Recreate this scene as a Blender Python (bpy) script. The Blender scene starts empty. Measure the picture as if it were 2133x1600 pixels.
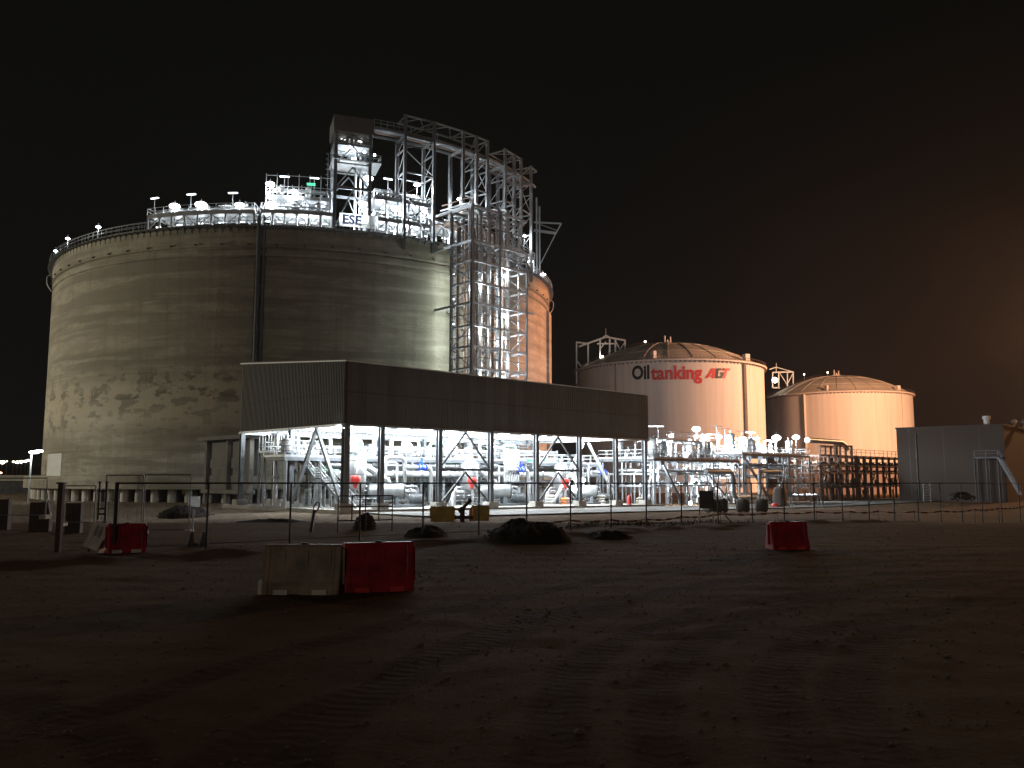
import bpy, math, random
from mathutils import Vector, Matrix
R_ = math.radians
C = bpy.context.scene.collection
ORD = ['first','second','third','fourth','fifth','sixth','seventh','eighth','ninth','tenth','eleventh','twelfth','thirteenth',
       'fourteenth','fifteenth','sixteenth','seventeenth','eighteenth','nineteenth','twentieth']
# ---------------------------------------------------------------- camera maths (photo pixels 2133 x 1600)
F = 1740.0; EYE = 2.1; HOR = 994.0
PIT = math.atan((HOR-800)/F); SP, CP = math.sin(PIT), math.cos(PIT)
def ray(px, py):
    x = (px-1066.5)/F; y = (800-py)/F
    return Vector((x, CP-y*SP, SP+y*CP))
def at(px, py, Y):
    d = ray(px, py); return Vector((0,0,EYE)) + d*(Y/d.y)
def onz(px, py, z):
    d = ray(px, py); return Vector((0,0,EYE)) + d*((z-EYE)/d.z)
def zat(px, py, x, y):
    d = ray(px, py); return EYE + d.z*math.hypot(x, y)/math.hypot(d.x, d.y)
def line_t(o, d, px):
    k = (px-1066.5)/(F/CP)
    return (k*o[1]-o[0])/(d[0]-k*d[1])
def smooth(a, b, x):
    t = min(1, max(0, (x-a)/(b-a))); return t*t*(3-2*t)
# ---------------------------------------------------------------- materials
MATS = {}
def _new(name):
    m = bpy.data.materials.new(name); m.use_nodes = True
    nt = m.node_tree; nt.nodes.clear()
    out = nt.nodes.new('ShaderNodeOutputMaterial')
    b = nt.nodes.new('ShaderNodeBsdfPrincipled'); nt.links.new(b.outputs[0], out.inputs[0])
    return m, nt, b
def nd(nt, t, **k):
    n = nt.nodes.new(t)
    for a, v in k.items(): setattr(n, a, v)
    return n
def mth(nt, op, a, b=None, c=None):
    n = nd(nt, 'ShaderNodeMath', operation=op)
    for i, v in enumerate((a, b, c)):
        if v is None: continue
        if isinstance(v, (int, float)): n.inputs[i].default_value = v
        else: nt.links.new(v, n.inputs[i])
    return n.outputs[0]
def noise(nt, vec, scale, detail=4, rough=0.55):
    n = nd(nt, 'ShaderNodeTexNoise'); n.inputs['Scale'].default_value = scale
    n.inputs['Detail'].default_value = detail; n.inputs['Roughness'].default_value = rough
    if vec is not None: nt.links.new(vec, n.inputs['Vector'])
    return n.outputs['Fac']
def mixc(nt, fac, a, b, mode='MIX'):
    n = nd(nt, 'ShaderNodeMix', data_type='RGBA', blend_type=mode)
    for i, v in ((0, fac), (6, a), (7, b)):
        if isinstance(v, (int, float)): n.inputs[i].default_value = v
        elif isinstance(v, (tuple, list)): n.inputs[i].default_value = (*v[:3], 1)
        else: nt.links.new(v, n.inputs[i])
    return n.outputs[2]
def ramp(nt, fac, lo, hi):
    n = nd(nt, 'ShaderNodeMapRange'); n.inputs[1].default_value = lo; n.inputs[2].default_value = hi
    n.clamp = True
    nt.links.new(fac, n.inputs[0]); return n.outputs[0]
def bump(nt, b, h, s, d=0.05):
    n = nd(nt, 'ShaderNodeBump'); n.inputs['Strength'].default_value = s; n.inputs['Distance'].default_value = d
    nt.links.new(h, n.inputs['Height']); nt.links.new(n.outputs[0], b.inputs['Normal'])
def mat(name, col, rough=0.6, metal=0.0, var=0.25, scale=1.2, bmp=0.0, spec=0.4):
    m, nt, b = _new(name)
    tc = nd(nt, 'ShaderNodeTexCoord').outputs['Object']
    f = noise(nt, tc, scale, 5)
    f2 = ramp(nt, f, 0.32, 0.68)
    c = mixc(nt, f2, tuple(v*(1-var) for v in col), tuple(min(1, v*(1+var*.6)) for v in col))
    nt.links.new(c, b.inputs['Base Color'])
    nt.links.new(mth(nt, 'MULTIPLY_ADD', f, 0.25, max(0.02, rough-0.12)), b.inputs['Roughness'])
    b.inputs['Metallic'].default_value = metal
    b.inputs['Specular IOR Level'].default_value = spec
    if bmp: bump(nt, b, noise(nt, tc, scale*6, 4), bmp)
    return m
def emit(name, col, s):
    m = bpy.data.materials.new(name); m.use_nodes = True
    nt = m.node_tree; nt.nodes.clear()
    out = nt.nodes.new('ShaderNodeOutputMaterial'); e = nt.nodes.new('ShaderNodeEmission')
    e.inputs[0].default_value = (*col, 1); e.inputs[1].default_value = s
    nt.links.new(e.outputs[0], out.inputs[0])
    m.cycles.emission_sampling = 'NONE'
    return m
STEEL = mat('galvanised_steel', (.36,.38,.40), .5, .35, .2, .8)
DSTEEL = mat('grey_painted_steel', (.17,.185,.20), .55, .1, .2, .6)
WSTEEL = mat('pale_steel', (.42,.44,.45), .45, .2, .15, .8)
SILVER = mat('aluminium_jacket', (.50,.51,.52), .34, .75, .15, 1.6, .15)
SILV2 = mat('dull_aluminium_jacket', (.36,.38,.39), .42, .55, .2, 1.2, .1)
WPAINT = mat('white_paint', (.58,.59,.59), .45, 0, .1, .9)
DARK = mat('black_iron', (.035,.035,.037), .6, .2, .3, 2)
DGREY = mat('dark_grey_paint', (.09,.095,.10), .55, .1, .25, 1)
BLACKP = mat('black_rubber', (.02,.02,.02), .75, 0, .3, 2)
RED = mat('red_plastic', (.34,.010,.018), .42, 0, .42, 3.2, .15)
REDP = mat('red_painted_metal', (.62,.05,.04), .4, 0, .15, 3)
WPLAST = mat('dirty_white_plastic', (.25,.19,.135), .5, 0, .5, 2.6, .15)
YELLOW = mat('dull_yellow_plastic', (.42,.30,.05), .5, 0, .3, 1.7, .1)
BLUE = mat('blue_paint', (.02,.08,.55), .4, 0, .15, 3)
GREEN = mat('green_tarpaulin', (.02,.22,.11), .6, 0, .3, 2)
GREENP = mat('green_grey_pipe_paint', (.28,.42,.38), .45, .1, .2, 1)
ORANGE = mat('orange_plastic', (.72,.24,.06), .5, 0, .2, 2)
SACK = mat('white_woven_sack', (.62,.60,.55), .8, 0, .25, 2.5, .4)
WOOD = mat('pallet_wood', (.30,.20,.11), .8, 0, .35, 3, .3)
CONC = mat('pale_concrete', (.42,.40,.36), .85, 0, .25, .5, .25)
CONCP = mat('precast_concrete', (.36,.335,.28), .85, 0, .35, .35, .3)
ROPE = mat('red_sling', (.25,.05,.04), .8, 0, .3, 4)
BANNER = mat('white_banner', (.78,.79,.80), .6, 0, .06, .4)
LOGOBLUE = mat('blue_print', (.05,.10,.32), .6, 0, .1, 1)
LOGORED = mat('red_tank_paint', (.60,.045,.04), .5, 0, .08, .3)
LOGOBLK = mat('black_tank_paint', (.02,.018,.018), .5, 0, .1, .3)
BRICKRED = mat('rust_brown_paint', (.17,.11,.085), .6, .1, .3, .6)
RUST = mat('weathered_steel', (.30,.22,.17), .55, .35, .3, .5)
LED = emit('white_led', (.90,.96,1.0), 14)
LEDS = emit('soft_led', (.90,.96,1.0), 5)
LEDT = emit('led_tube', (.94,.97,1.0), 3.2)
def sheet_mat(name, col, rough):
    m, nt, b = _new(name); tc = nd(nt, 'ShaderNodeTexCoord').outputs['Object']; s = nd(nt, 'ShaderNodeSeparateXYZ'); nt.links.new(tc, s.inputs[0])
    along = mth(nt, 'ADD', mth(nt, 'MULTIPLY', s.outputs[0], .712), mth(nt, 'MULTIPLY', s.outputs[1], .702)); acr = mth(nt, 'SUBTRACT', mth(nt, 'MULTIPLY', s.outputs[1], .712), mth(nt, 'MULTIPLY', s.outputs[0], .702))
    wn = nd(nt, 'ShaderNodeTexWhiteNoise', noise_dimensions='1D'); nt.links.new(mth(nt, 'FLOOR', mth(nt, 'DIVIDE', mth(nt, 'ADD', along, mth(nt, 'MULTIPLY', acr, 1.0)), 1.26)), wn.inputs[1])
    lap = mth(nt, 'LESS_THAN', mth(nt, 'ABSOLUTE', mth(nt, 'SUBTRACT', mth(nt, 'FRACT', mth(nt, 'DIVIDE', s.outputs[2], 6.3)), .93)), .012)
    st = noise(nt, tc, .35, 5); dr = nd(nt, 'ShaderNodeMapping'); dr.inputs['Scale'].default_value = (3, 3, .12); nt.links.new(tc, dr.inputs[0]); st2 = noise(nt, dr.outputs[0], 1, 4)
    c = mixc(nt, wn.outputs[0], tuple(v*.86 for v in col), tuple(v*1.12 for v in col)); c = mixc(nt, mth(nt, 'MULTIPLY', ramp(nt, st, .4, .7), .3), c, tuple(v*.6 for v in col))
    c = mixc(nt, mth(nt, 'MULTIPLY', ramp(nt, st2, .55, .75), .35), c, tuple(v*.55 for v in col)); c = mixc(nt, mth(nt, 'MULTIPLY', lap, .5), c, tuple(v*.4 for v in col))
    nt.links.new(c, b.inputs['Base Color']); b.inputs['Roughness'].default_value = rough; b.inputs['Specular IOR Level'].default_value = .3; return m
def tank_mat(name, col):
    m, nt, b = _new(name); tc = nd(nt, 'ShaderNodeTexCoord').outputs['Object']; s = nd(nt, 'ShaderNodeSeparateXYZ'); nt.links.new(tc, s.inputs[0])
    dr = nd(nt, 'ShaderNodeMapping'); dr.inputs['Scale'].default_value = (.6, .6, .03); nt.links.new(tc, dr.inputs[0]); st = noise(nt, dr.outputs[0], 1, 5, .6)
    th = mth(nt, 'ARCTAN2', s.outputs[0], s.outputs[1]); row = mth(nt, 'FLOOR', mth(nt, 'DIVIDE', s.outputs[2], 3.2))
    seam = mth(nt, 'LESS_THAN', mth(nt, 'FRACT', mth(nt, 'DIVIDE', s.outputs[2], 3.2)), .03)
    vs_ = mth(nt, 'LESS_THAN', mth(nt, 'FRACT', mth(nt, 'ADD', mth(nt, 'MULTIPLY', th, 4.2), mth(nt, 'MULTIPLY', row, .37))), .008)
    c = mixc(nt, ramp(nt, st, .4, .68), col, tuple(v*.84 for v in col)); c = mixc(nt, mth(nt, 'MULTIPLY', mth(nt, 'MAXIMUM', seam, vs_), .16), c, tuple(v*.5 for v in col))
    nt.links.new(c, b.inputs['Base Color']); b.inputs['Roughness'].default_value = .55; b.inputs['Specular IOR Level'].default_value = .3; return m
WARM = emit('warm_lamp', (1.0,.86,.66), 10)
SOD = emit('sodium_lamp', (1.0,.62,.28), 12)
GRN = emit('green_lit_sign', (.10,.9,.45), 1.4)
SHEETM, _nt, _b = _new('translucent_banner'); _b.inputs['Base Color'].default_value = (.78,.79,.80,1); _b.inputs['Roughness'].default_value = .6
_t = _nt.nodes.new('ShaderNodeBsdfTranslucent'); _t.inputs[0].default_value = (.8,.82,.84,1); _m = _nt.nodes.new('ShaderNodeMixShader'); _m.inputs[0].default_value = .45
_nt.links.new(_b.outputs[0], _m.inputs[1]); _nt.links.new(_t.outputs[0], _m.inputs[2]); _nt.links.new(_m.outputs[0], _nt.nodes['Material Output'].inputs[0])
BROWNP = mat('dark_brown_timber', (.07,.052,.04), .8, 0, .35, 2, .3)
# ---------------------------------------------------------------- mesh builder
SPLIT = {'flange','band','post','edge_beam','fork_slot','joint_rib','rim_bracket','gusset','tie_beam','gutter_bracket','riser_pipe','ledger','standard','secondary_rail','chord','riser','roof_fan','bulb','lamp_tube','roof_box','support'}
class MB:
    def __init__(s): s.v = []; s.f = []; s.sm = []
    def add(s, vs, fs, sm=False):
        n = len(s.v); s.v += [tuple(v) for v in vs]; s.f += [tuple(i+n for i in f) for f in fs]; s.sm += [sm]*len(fs); return s
    def box(s, c, d, ang=0.0, tilt=None):
        x, y, z = d[0]/2, d[1]/2, d[2]/2
        m = Matrix.Rotation(ang, 3, 'Z')
        if tilt is not None: m = m @ tilt
        c = Vector(c)
        vs = [c+m@Vector((a*x, b*y, e*z)) for e in (-1,1) for b in (-1,1) for a in (-1,1)]
        return s.add(vs, [(0,2,3,1),(4,5,7,6),(0,1,5,4),(2,6,7,3),(0,4,6,2),(1,3,7,5)])
    def _fr(s, p0, p1):
        d = (p1-p0).normalized(); up = Vector((0,0,1)) if abs(d.z) < .97 else Vector((1,0,0))
        a = d.cross(up).normalized(); return d, a, a.cross(d).normalized()
    def beam(s, p0, p1, w, h=None, side=None):
        p0, p1 = Vector(p0), Vector(p1); h = h or w
        d, a, b = s._fr(p0, p1)
        if side is not None:
            a = (Vector(side) - d*d.dot(Vector(side))).normalized(); b = a.cross(d)
        a = a*w/2; b = b*h/2
        vs = [p0-a-b, p0+a-b, p0+a+b, p0-a+b, p1-a-b, p1+a-b, p1+a+b, p1-a+b]
        return s.add(vs, [(0,1,2,3),(7,6,5,4),(0,4,5,1),(1,5,6,2),(2,6,7,3),(3,7,4,0)])
    def hbeam(s, p0, p1, w, side, t=.04):
        p0, p1 = Vector(p0), Vector(p1); d = (p1-p0).normalized()
        a = (Vector(side) - d*d.dot(Vector(side))).normalized(); b = a.cross(d)
        s.beam(p0, p1, t, w-2*t-.006, side=a)
        for k in (-1, 1):
            o = b*(w/2-t/2)*k
            s.beam(p0+o, p1+o, w, t, side=a)
        return s
    def tube(s, p0, p1, r, n=8, r1=None, cap=True):
        p0, p1 = Vector(p0), Vector(p1); d, a, b = s._fr(p0, p1); r1 = r if r1 is None else r1
        cs = [(math.cos(2*math.pi*i/n), math.sin(2*math.pi*i/n)) for i in range(n)]
        A = [p0+(a*x+b*y)*r for x, y in cs]; B = [p1+(a*x+b*y)*r1 for x, y in cs]
        s.add(A+B, [(i, (i+1) % n, n+(i+1) % n, n+i) for i in range(n)], True)
        if cap:
            s.add(A, [tuple(range(n-1, -1, -1))]); s.add(B, [tuple(range(n))])
        return s
    def path(s, pts, r, n=8, bend=None, cap=True):
        pts = [Vector(p) for p in pts]; q = [pts[0]]; bend = bend or r*2.2
        for i in range(1, len(pts)-1):
            a, b, c = pts[i-1], pts[i], pts[i+1]
            d0, d1 = (a-b), (c-b); l = min(bend, d0.length*.48, d1.length*.48)
            if l < 1e-4 or d0.normalized().dot(d1.normalized()) < -.995: q.append(b); continue
            s0, s1 = b+d0.normalized()*l, b+d1.normalized()*l
            for k in range(5):
                t = k/4; q.append(s0*(1-t)**2 + b*2*t*(1-t) + s1*t*t)
        q.append(pts[-1])
        d, a, b = s._fr(q[0], q[1]); rings = []
        for i, p in enumerate(q):
            if i == 0: t = (q[1]-q[0]).normalized()
            elif i == len(q)-1: t = (q[-1]-q[-2]).normalized()
            else:
                t = (q[i+1]-q[i]).normalized()+(q[i]-q[i-1]).normalized()
                t = t.normalized() if t.length > 1e-6 else (q[i+1]-q[i]).normalized()
            a = (a-t*t.dot(a)).normalized(); b = a.cross(t)
            rings.append([p+(a*math.cos(2*math.pi*j/n)+b*math.sin(2*math.pi*j/n))*r for j in range(n)])
        vs = [v for g in rings for v in g]
        fs = [(i*n+j, i*n+(j+1) % n, (i+1)*n+(j+1) % n, (i+1)*n+j) for i in range(len(q)-1) for j in range(n)]
        s.add(vs, fs, True)
        if cap: s.add(rings[0], [tuple(range(n))]); s.add(rings[-1], [tuple(range(n))])
        return s
    def lathe(s, prof, c, n=24, axis=None, sm=True, arc=None):
        c = Vector(c); ax = Vector(axis).normalized() if axis is not None else Vector((0,0,1))
        if abs(ax.z) > .97: a = Vector((1,0,0)); 
        else: a = ax.cross(Vector((0,0,1))).normalized()
        b = ax.cross(a)
        full = arc is None; m = n if full else n+1
        vs = []
        for r, z in prof:
            for i in range(m):
                t = 2*math.pi*i/n if full else arc[0]+(arc[1]-arc[0])*i/n
                vs.append(c+a*math.cos(t)*r+b*math.sin(t)*r+ax*z)
        fs = []
        for k in range(len(prof)-1):
            for i in range(n):
                j = (i+1) % m
                fs.append((k*m+i, k*m+j, (k+1)*m+j, (k+1)*m+i))
        return s.add(vs, fs, sm)
    def ball(s, c, r, n=12):
        r = (r, r, r) if isinstance(r, (int, float)) else r; c = Vector(c); h = n//2; vs = []; fs = []
        for i in range(h+1):
            for j in range(n):
                t, p = math.pi*i/h, 2*math.pi*j/n
                vs.append(c+Vector((r[0]*math.sin(t)*math.cos(p), r[1]*math.sin(t)*math.sin(p), r[2]*math.cos(t))))
        for i in range(h):
            for j in range(n): fs.append((i*n+j, (i+1)*n+j, (i+1)*n+(j+1) % n, i*n+(j+1) % n))
        return s.add(vs, fs, True)
    def rail(s, pts, h=1.1, sp=1.6, r=.035, mid=True, kick=False):
        pts = [Vector(p) for p in pts]; up = Vector((0,0,h))
        for p, q in zip(pts[:-1], pts[1:]):
            L = (q-p).length; k = max(1, int(round(L/sp)))
            s.tube(p+up, q+up, r, 5, cap=False)
            if mid: s.tube(p+up*.55, q+up*.55, r*.8, 4, cap=False)
            if kick: s.beam(p+Vector((0,0,.08)), q+Vector((0,0,.08)), .02, .15)
            for i in range(k+1):
                a = p+(q-p)*i/k; s.tube(a, a+up, r, 5, cap=False)
        return s
    def islands(s):
        par = list(range(len(s.v))); key = {}
        def fd(i):
            while par[i] != i: par[i] = par[par[i]]; i = par[i]
            return i
        for i, v in enumerate(s.v):
            k = (round(v[0], 4), round(v[1], 4), round(v[2], 4))
            if k in key: par[fd(i)] = fd(key[k])
            else: key[k] = i
        for f in s.f:
            for j in f[1:]: par[fd(j)] = fd(f[0])
        gr_ = {}
        for f, sm in zip(s.f, s.sm): gr_.setdefault(fd(f[0]), []).append((f, sm))
        out = []
        for fl in gr_.values():
            m2 = MB(); mp_ = {}
            for f, sm in fl:
                t = []
                for i in f:
                    if i not in mp_: mp_[i] = len(m2.v); m2.v.append(s.v[i])
                    t.append(mp_[i])
                m2.f.append(tuple(t)); m2.sm.append(sm)
            out.append(m2)
        return out
    def build(s, name, m, parent=None, whole=False):
        if not s.v: return None
        if name in SPLIT and not whole:
            o = None
            for k in s.islands(): o = k.build(name, m, parent, True)
            return o
        o3 = Vector(parent['_o']) if parent is not None else Vector((0,0,0))
        me = bpy.data.meshes.new(name)
        me.from_pydata([Vector(v)-o3 for v in s.v], [], s.f)
        me.polygons.foreach_set('use_smooth', s.sm); me.materials.append(m); me.update()
        o = bpy.data.objects.new(name, me); C.objects.link(o)
        o['_o'] = tuple(o3)
        if parent is not None: o.parent = parent
        return o
    def solo(s, name, m, label, cat, loc, group=None):
        me = bpy.data.meshes.new(name); o3 = Vector(loc)
        me.from_pydata([Vector(v)-o3 for v in s.v], [], s.f)
        me.polygons.foreach_set('use_smooth', s.sm); me.materials.append(m); me.update()
        o = bpy.data.objects.new(name, me); C.objects.link(o); o.location = o3; o['_o'] = tuple(o3)
        tag(o, label, cat, group); return o
def tag(o, label, cat, group=None):
    o['label'] = label; o['category'] = cat
    if group: o['group'] = group
    return o
def thing(name, label, cat, loc, group=None):
    o = bpy.data.objects.new(name, None); C.objects.link(o); o.location = loc; o['_o'] = tuple(loc)
    o.empty_display_size = .3
    return tag(o, label, cat, group)
def copy_tree(o, loc=None, rotz=None, label=None, parent=None):
    c = o.copy(); C.objects.link(c)
    if parent is not None: c.parent = parent
    if loc is not None: c.location = loc; c['_o'] = tuple(loc)
    if rotz is not None: c.rotation_euler = (0,0,rotz)
    if label: c['label'] = label
    for ch in list(o.children): copy_tree(ch, parent=c)
    return c
def struct(mb, name, m):
    o = mb.build(name, m); o['kind'] = 'structure'; return o
def lamp(loc, power, col=(.88,.95,1.0), rad=.25, name='lamp_light', parent=None):
    l = bpy.data.lights.new(name, 'POINT'); l.energy = power; l.color = col; l.shadow_soft_size = rad
    o = bpy.data.objects.new(name, l); C.objects.link(o); o.location = loc
    if parent is not None:
        o.parent = parent; o.location = Vector(loc)-Vector(parent['_o'])
    return o
# ---------------------------------------------------------------- camera, world, render
cam = bpy.data.cameras.new('camera'); co = bpy.data.objects.new('camera', cam); C.objects.link(co)
cam.sensor_width = 36; cam.lens = F/2133*36; cam.clip_end = 6000; cam.clip_start = .1
co.location = (0,0,EYE); co.rotation_euler = (R_(90)+PIT, 0, 0)
sc = bpy.context.scene; sc.camera = co
sc.view_settings.view_transform = 'Standard'; sc.view_settings.look = 'None'
sc.view_settings.exposure = 0; sc.view_settings.gamma = 1
cy = sc.cycles
cy.use_denoising = True; cy.max_bounces = 5; cy.diffuse_bounces = 3; cy.glossy_bounces = 3
cy.sample_clamp_indirect = 4; cy.caustics_reflective = False; cy.caustics_refractive = False
w = bpy.data.worlds.new('World'); sc.world = w; w.use_nodes = True
nt = w.node_tree; nt.nodes.clear()
wo = nt.nodes.new('ShaderNodeOutputWorld'); bg = nt.nodes.new('ShaderNodeBackground'); nt.links.new(bg.outputs[0], wo.inputs[0])
g = nt.nodes.new('ShaderNodeTexCoord').outputs['Generated']
sx = nt.nodes.new('ShaderNodeSeparateXYZ'); nt.links.new(g, sx.inputs[0])
n1 = noise(nt, g, 2.2, 3, .5)
low = ramp(nt, sx.outputs[2], .45, -.02)                    # towards the horizon
az = ramp(nt, mth(nt, 'ARCTAN2', sx.outputs[0], sx.outputs[1]), -.05, .75)
glow = mth(nt, 'MULTIPLY', mth(nt, 'POWER', low, 1.2), mth(nt, 'POWER', az, 1.4))
glow = mth(nt, 'MULTIPLY', glow, mth(nt, 'MULTIPLY', mth(nt, 'POWER', n1, 1.8), 2.6))
c0 = mixc(nt, mth(nt, 'POWER', low, 3.0), (.0029,.0028,.0024), (.0062,.0052,.0047))
c1 = mixc(nt, glow, c0, (.034,.014,.008))
nt.links.new(c1, bg.inputs[0]); bg.inputs[1].default_value = 1.0
# one dim sun added behind the camera as frontal fill
sun = bpy.data.lights.new('fill_sun', 'SUN'); sun.energy = .155; sun.angle = R_(25); sun.color = (1,.84,.68)
so = bpy.data.objects.new('fill_sun', sun); C.objects.link(so)
so.rotation_euler = Vector((.18,.86,-.20)).to_track_quat('-Z','Y').to_euler(); so.location = (0,-20,40)
# the sodium mast right of the frame, the yard mast left of it
lamp((172,236,46), 0.42e6, (1,.50,.22), 2.2, name='sodium_mast_light')
ss = bpy.data.lights.new('sodium_tank_flood', 'SPOT'); ss.energy = .84e6; ss.color = (1,.54,.33); ss.shadow_soft_size = 2.2; ss.spot_size = R_(104); ss.spot_blend = .25
so3 = bpy.data.objects.new('sodium_tank_flood', ss); C.objects.link(so3); so3.location = (172,205,46)
so3.rotation_euler = Vector((math.cos(R_(128)), math.sin(R_(128)), -.16)).to_track_quat('-Z','Y').to_euler()
lamp((-150,112,20), 1.45e5, (1,.92,.72), 1.2, 'yard_mast_light')
sl = bpy.data.lights.new('added_sodium_spot', 'SPOT'); sl.energy = .8e6; sl.color = (1,.30,.09); sl.shadow_soft_size = .8; sl.spot_size = R_(25); sl.spot_blend = .45  # unseen spot added to deepen the orange on the concrete tank's right edge
so2 = bpy.data.objects.new('added_sodium_spot', sl); C.objects.link(so2); so2.location = (118,148,30)
so2.rotation_euler = (Vector((8,166,21))-so2.location).to_track_quat('-Z','Y').to_euler()
lamp((108,140,9), 0.5e4, (1,.42,.16), .8, 'end_wall_fill')  # unseen lamp added to light the building's end wall
# ---------------------------------------------------------------- ground
HC = Vector((-16.6, 83.5, 0)); HA = R_(44.6)
U = Vector((math.cos(HA), math.sin(HA), 0)); V = Vector((-math.sin(HA), math.cos(HA), 0))
def slope(t): return -.012*min(75, max(0, t))
def fz(t): return -1.1+slope(t)                              # hall floor
def HP(t, s, z): p = HC+U*t+V*s; return Vector((p.x, p.y, z))
def gz(x, y):
    t = (Vector((x, y, 0))-HC).dot(U)
    k = smooth(36, 66, y)
    z = k*(-1.5+slope(t))
    return z
def mounds(x, y):
    z = 0
    for px, py, wd, h in ((340,1062,2.6,.9),):
        pass
    return z
from mathutils import noise as mnoise
def rough_z(x, y):
    z = gz(x, y)
    d = math.hypot(x, y)
    a = .018*mnoise.noise(Vector((x*.23, y*.23, 0)))+.016*mnoise.noise(Vector((x*.9, y*.9, 3)))+.02*mnoise.noise(Vector((x*2.1, y*2.1, 5)))
    fade = 1-smooth(60, 78, y)
    z += a*fade*(.35+.65*smooth(0, 12, d))
    # wheel ruts curving over the near dirt
    if y < 26:
        z += .018*mnoise.noise(Vector((x*4.5, y*4.5, 1)))
        for k, (cx, cy_, rr) in enumerate(((14,-6,19.5),(14,-6,21.6),(-26,-14,34),(-26,-14,36.2),(30,2,34),(30,2,36))):
            q = math.hypot(x-cx, y-cy_)-rr
            z -= .007*math.exp(-(q/.22)**2)*(1-smooth(20, 26, y))
            z += .004*math.exp(-((abs(q)-.38)/.15)**2)*(1-smooth(20, 26, y))
    # low churned bank along the fence line
    f = (y-(31.71+.74*x))
    if -14 < x < 22: z += .16*math.exp(-((f+2.6)/1.1)**2)*(.6+mnoise.noise(Vector((x*.8, y*.8, 7))))
    return z
g = MB()
def grid(x0, x1, nx, y0, y1, ny, keep=None):
    xs = [x0+(x1-x0)*i/nx for i in range(nx+1)]; ys = [y0+(y1-y0)*j/ny for j in range(ny+1)]
    return xs, ys
# one sheet: non-uniform grid, fine near the camera, coarse to the horizon
xs = [-3000,-1500,-800,-400,-250,-160,-110,-80]+[-60+i*3 for i in range(11)]+[-28+i*.28 for i in range(1,201)]+[30+i*3 for i in range(1,11)]+[80,110,160,250,400,800,1500,3000]
xs = sorted(set(round(v, 3) for v in xs))
ys = [-60,-20,-6]+[0+i*.25 for i in range(0,132)]+[33+i*.5 for i in range(1,80)]+[75,80,90,100,120,140,170,200,260,350,500,800,1500,3500]
ys = sorted(set(ys))
vs = [(x, y, rough_z(x, y)) for y in ys for x in xs]; nx = len(xs)
g.add(vs, [(j*nx+i, j*nx+i+1, (j+1)*nx+i+1, (j+1)*nx+i) for j in range(len(ys)-1) for i in range(nx-1)], True)
gm, nt, b = _new('dirt')
tc = nd(nt, 'ShaderNodeTexCoord').outputs['Object']
a1 = noise(nt, tc, .12, 5); a2 = noise(nt, tc, 1.3, 6, .65); a3 = noise(nt, tc, 11, 7, .75)
wv = nd(nt, 'ShaderNodeTexWave', wave_type='RINGS', bands_direction='Z'); wv.inputs['Scale'].default_value = .23
wv.inputs['Distortion'].default_value = 2.5; wv.inputs['Detail'].default_value = 3; wv.inputs['Detail Scale'].default_value = .6
mp = nd(nt, 'ShaderNodeMapping'); mp.inputs['Location'].default_value = (-14, 6, 0); nt.links.new(tc, mp.inputs[0]); nt.links.new(mp.outputs[0], wv.inputs[0])
cA = mixc(nt, ramp(nt, a1, .38, .62), (.095,.056,.032), (.155,.097,.057))
cB = mixc(nt, ramp(nt, a2, .35, .7), cA, mixc(nt, .5, cA, (.17,.115,.07)))
cC = mixc(nt, mth(nt, 'MULTIPLY', ramp(nt, a3, .55, .72), .35), cB, (.22,.155,.10))
gy = nd(nt, 'ShaderNodeSeparateXYZ'); nt.links.new(tc, gy.inputs[0])
yard_ = mth(nt, 'MULTIPLY', mth(nt, 'MULTIPLY', ramp(nt, gy.outputs[1], 44, 66), ramp(nt, gy.outputs[0], 8, -8)), ramp(nt, a2, .36, .62))
cC = mixc(nt, mth(nt, 'MULTIPLY', yard_, .75), cC, (.27,.245,.20))
nt.links.new(cC, b.inputs['Base Color']); b.inputs['Roughness'].default_value = 1; b.inputs['Specular IOR Level'].default_value = .02
hh = mth(nt, 'ADD', mth(nt, 'MULTIPLY', a2, 1.2), mth(nt, 'ADD', mth(nt, 'MULTIPLY', a3, .8), mth(nt, 'MULTIPLY', wv.outputs['Fac'], .35)))
gs = nd(nt, 'ShaderNodeSeparateXYZ'); nt.links.new(tc, gs.inputs[0])
tsum = nd(nt, 'ShaderNodeValue').outputs[0]
wb = mth(nt, 'MULTIPLY', mth(nt, 'SUBTRACT', noise(nt, tc, .22, 2), .5), 1.1)
for cx, cy_, r in ((11.3,6,11.1),(11.3,6,12.9),(11.3,6,9.0),(24,-2,27.5),(24,-2,29.4),(-9,2,5.6),(-9,2,7.5),(16,4,13.4),(16,4,15.2)):
    dx, dy = mth(nt, 'SUBTRACT', gs.outputs[0], cx), mth(nt, 'SUBTRACT', gs.outputs[1], cy_)
    rr_ = mth(nt, 'ADD', mth(nt, 'SQRT', mth(nt, 'ADD', mth(nt, 'MULTIPLY', dx, dx), mth(nt, 'MULTIPLY', dy, dy))), wb)
    dd = mth(nt, 'ABSOLUTE', mth(nt, 'SUBTRACT', rr_, r))
    band = ramp(nt, dd, .34, .20)
    tsum = mth(nt, 'MAXIMUM', tsum, band)
    tread = mth(nt, 'SINE', mth(nt, 'MULTIPLY_ADD', mth(nt, 'ARCTAN2', dy, dx), r*2*math.pi/.19, mth(nt, 'MULTIPLY', dd, 9.0)))
    hh = mth(nt, 'ADD', hh, mth(nt, 'MULTIPLY', band, mth(nt, 'MULTIPLY_ADD', tread, mth(nt, 'MULTIPLY', a2, .17), -.16)))
bump(nt, b, hh, .9, .10)
nt.links.new(mixc(nt, mth(nt, 'MULTIPLY', tsum, .38), cC, (.025,.015,.009)), b.inputs['Base Color'])
struct(g, 'ground', gm)
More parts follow.
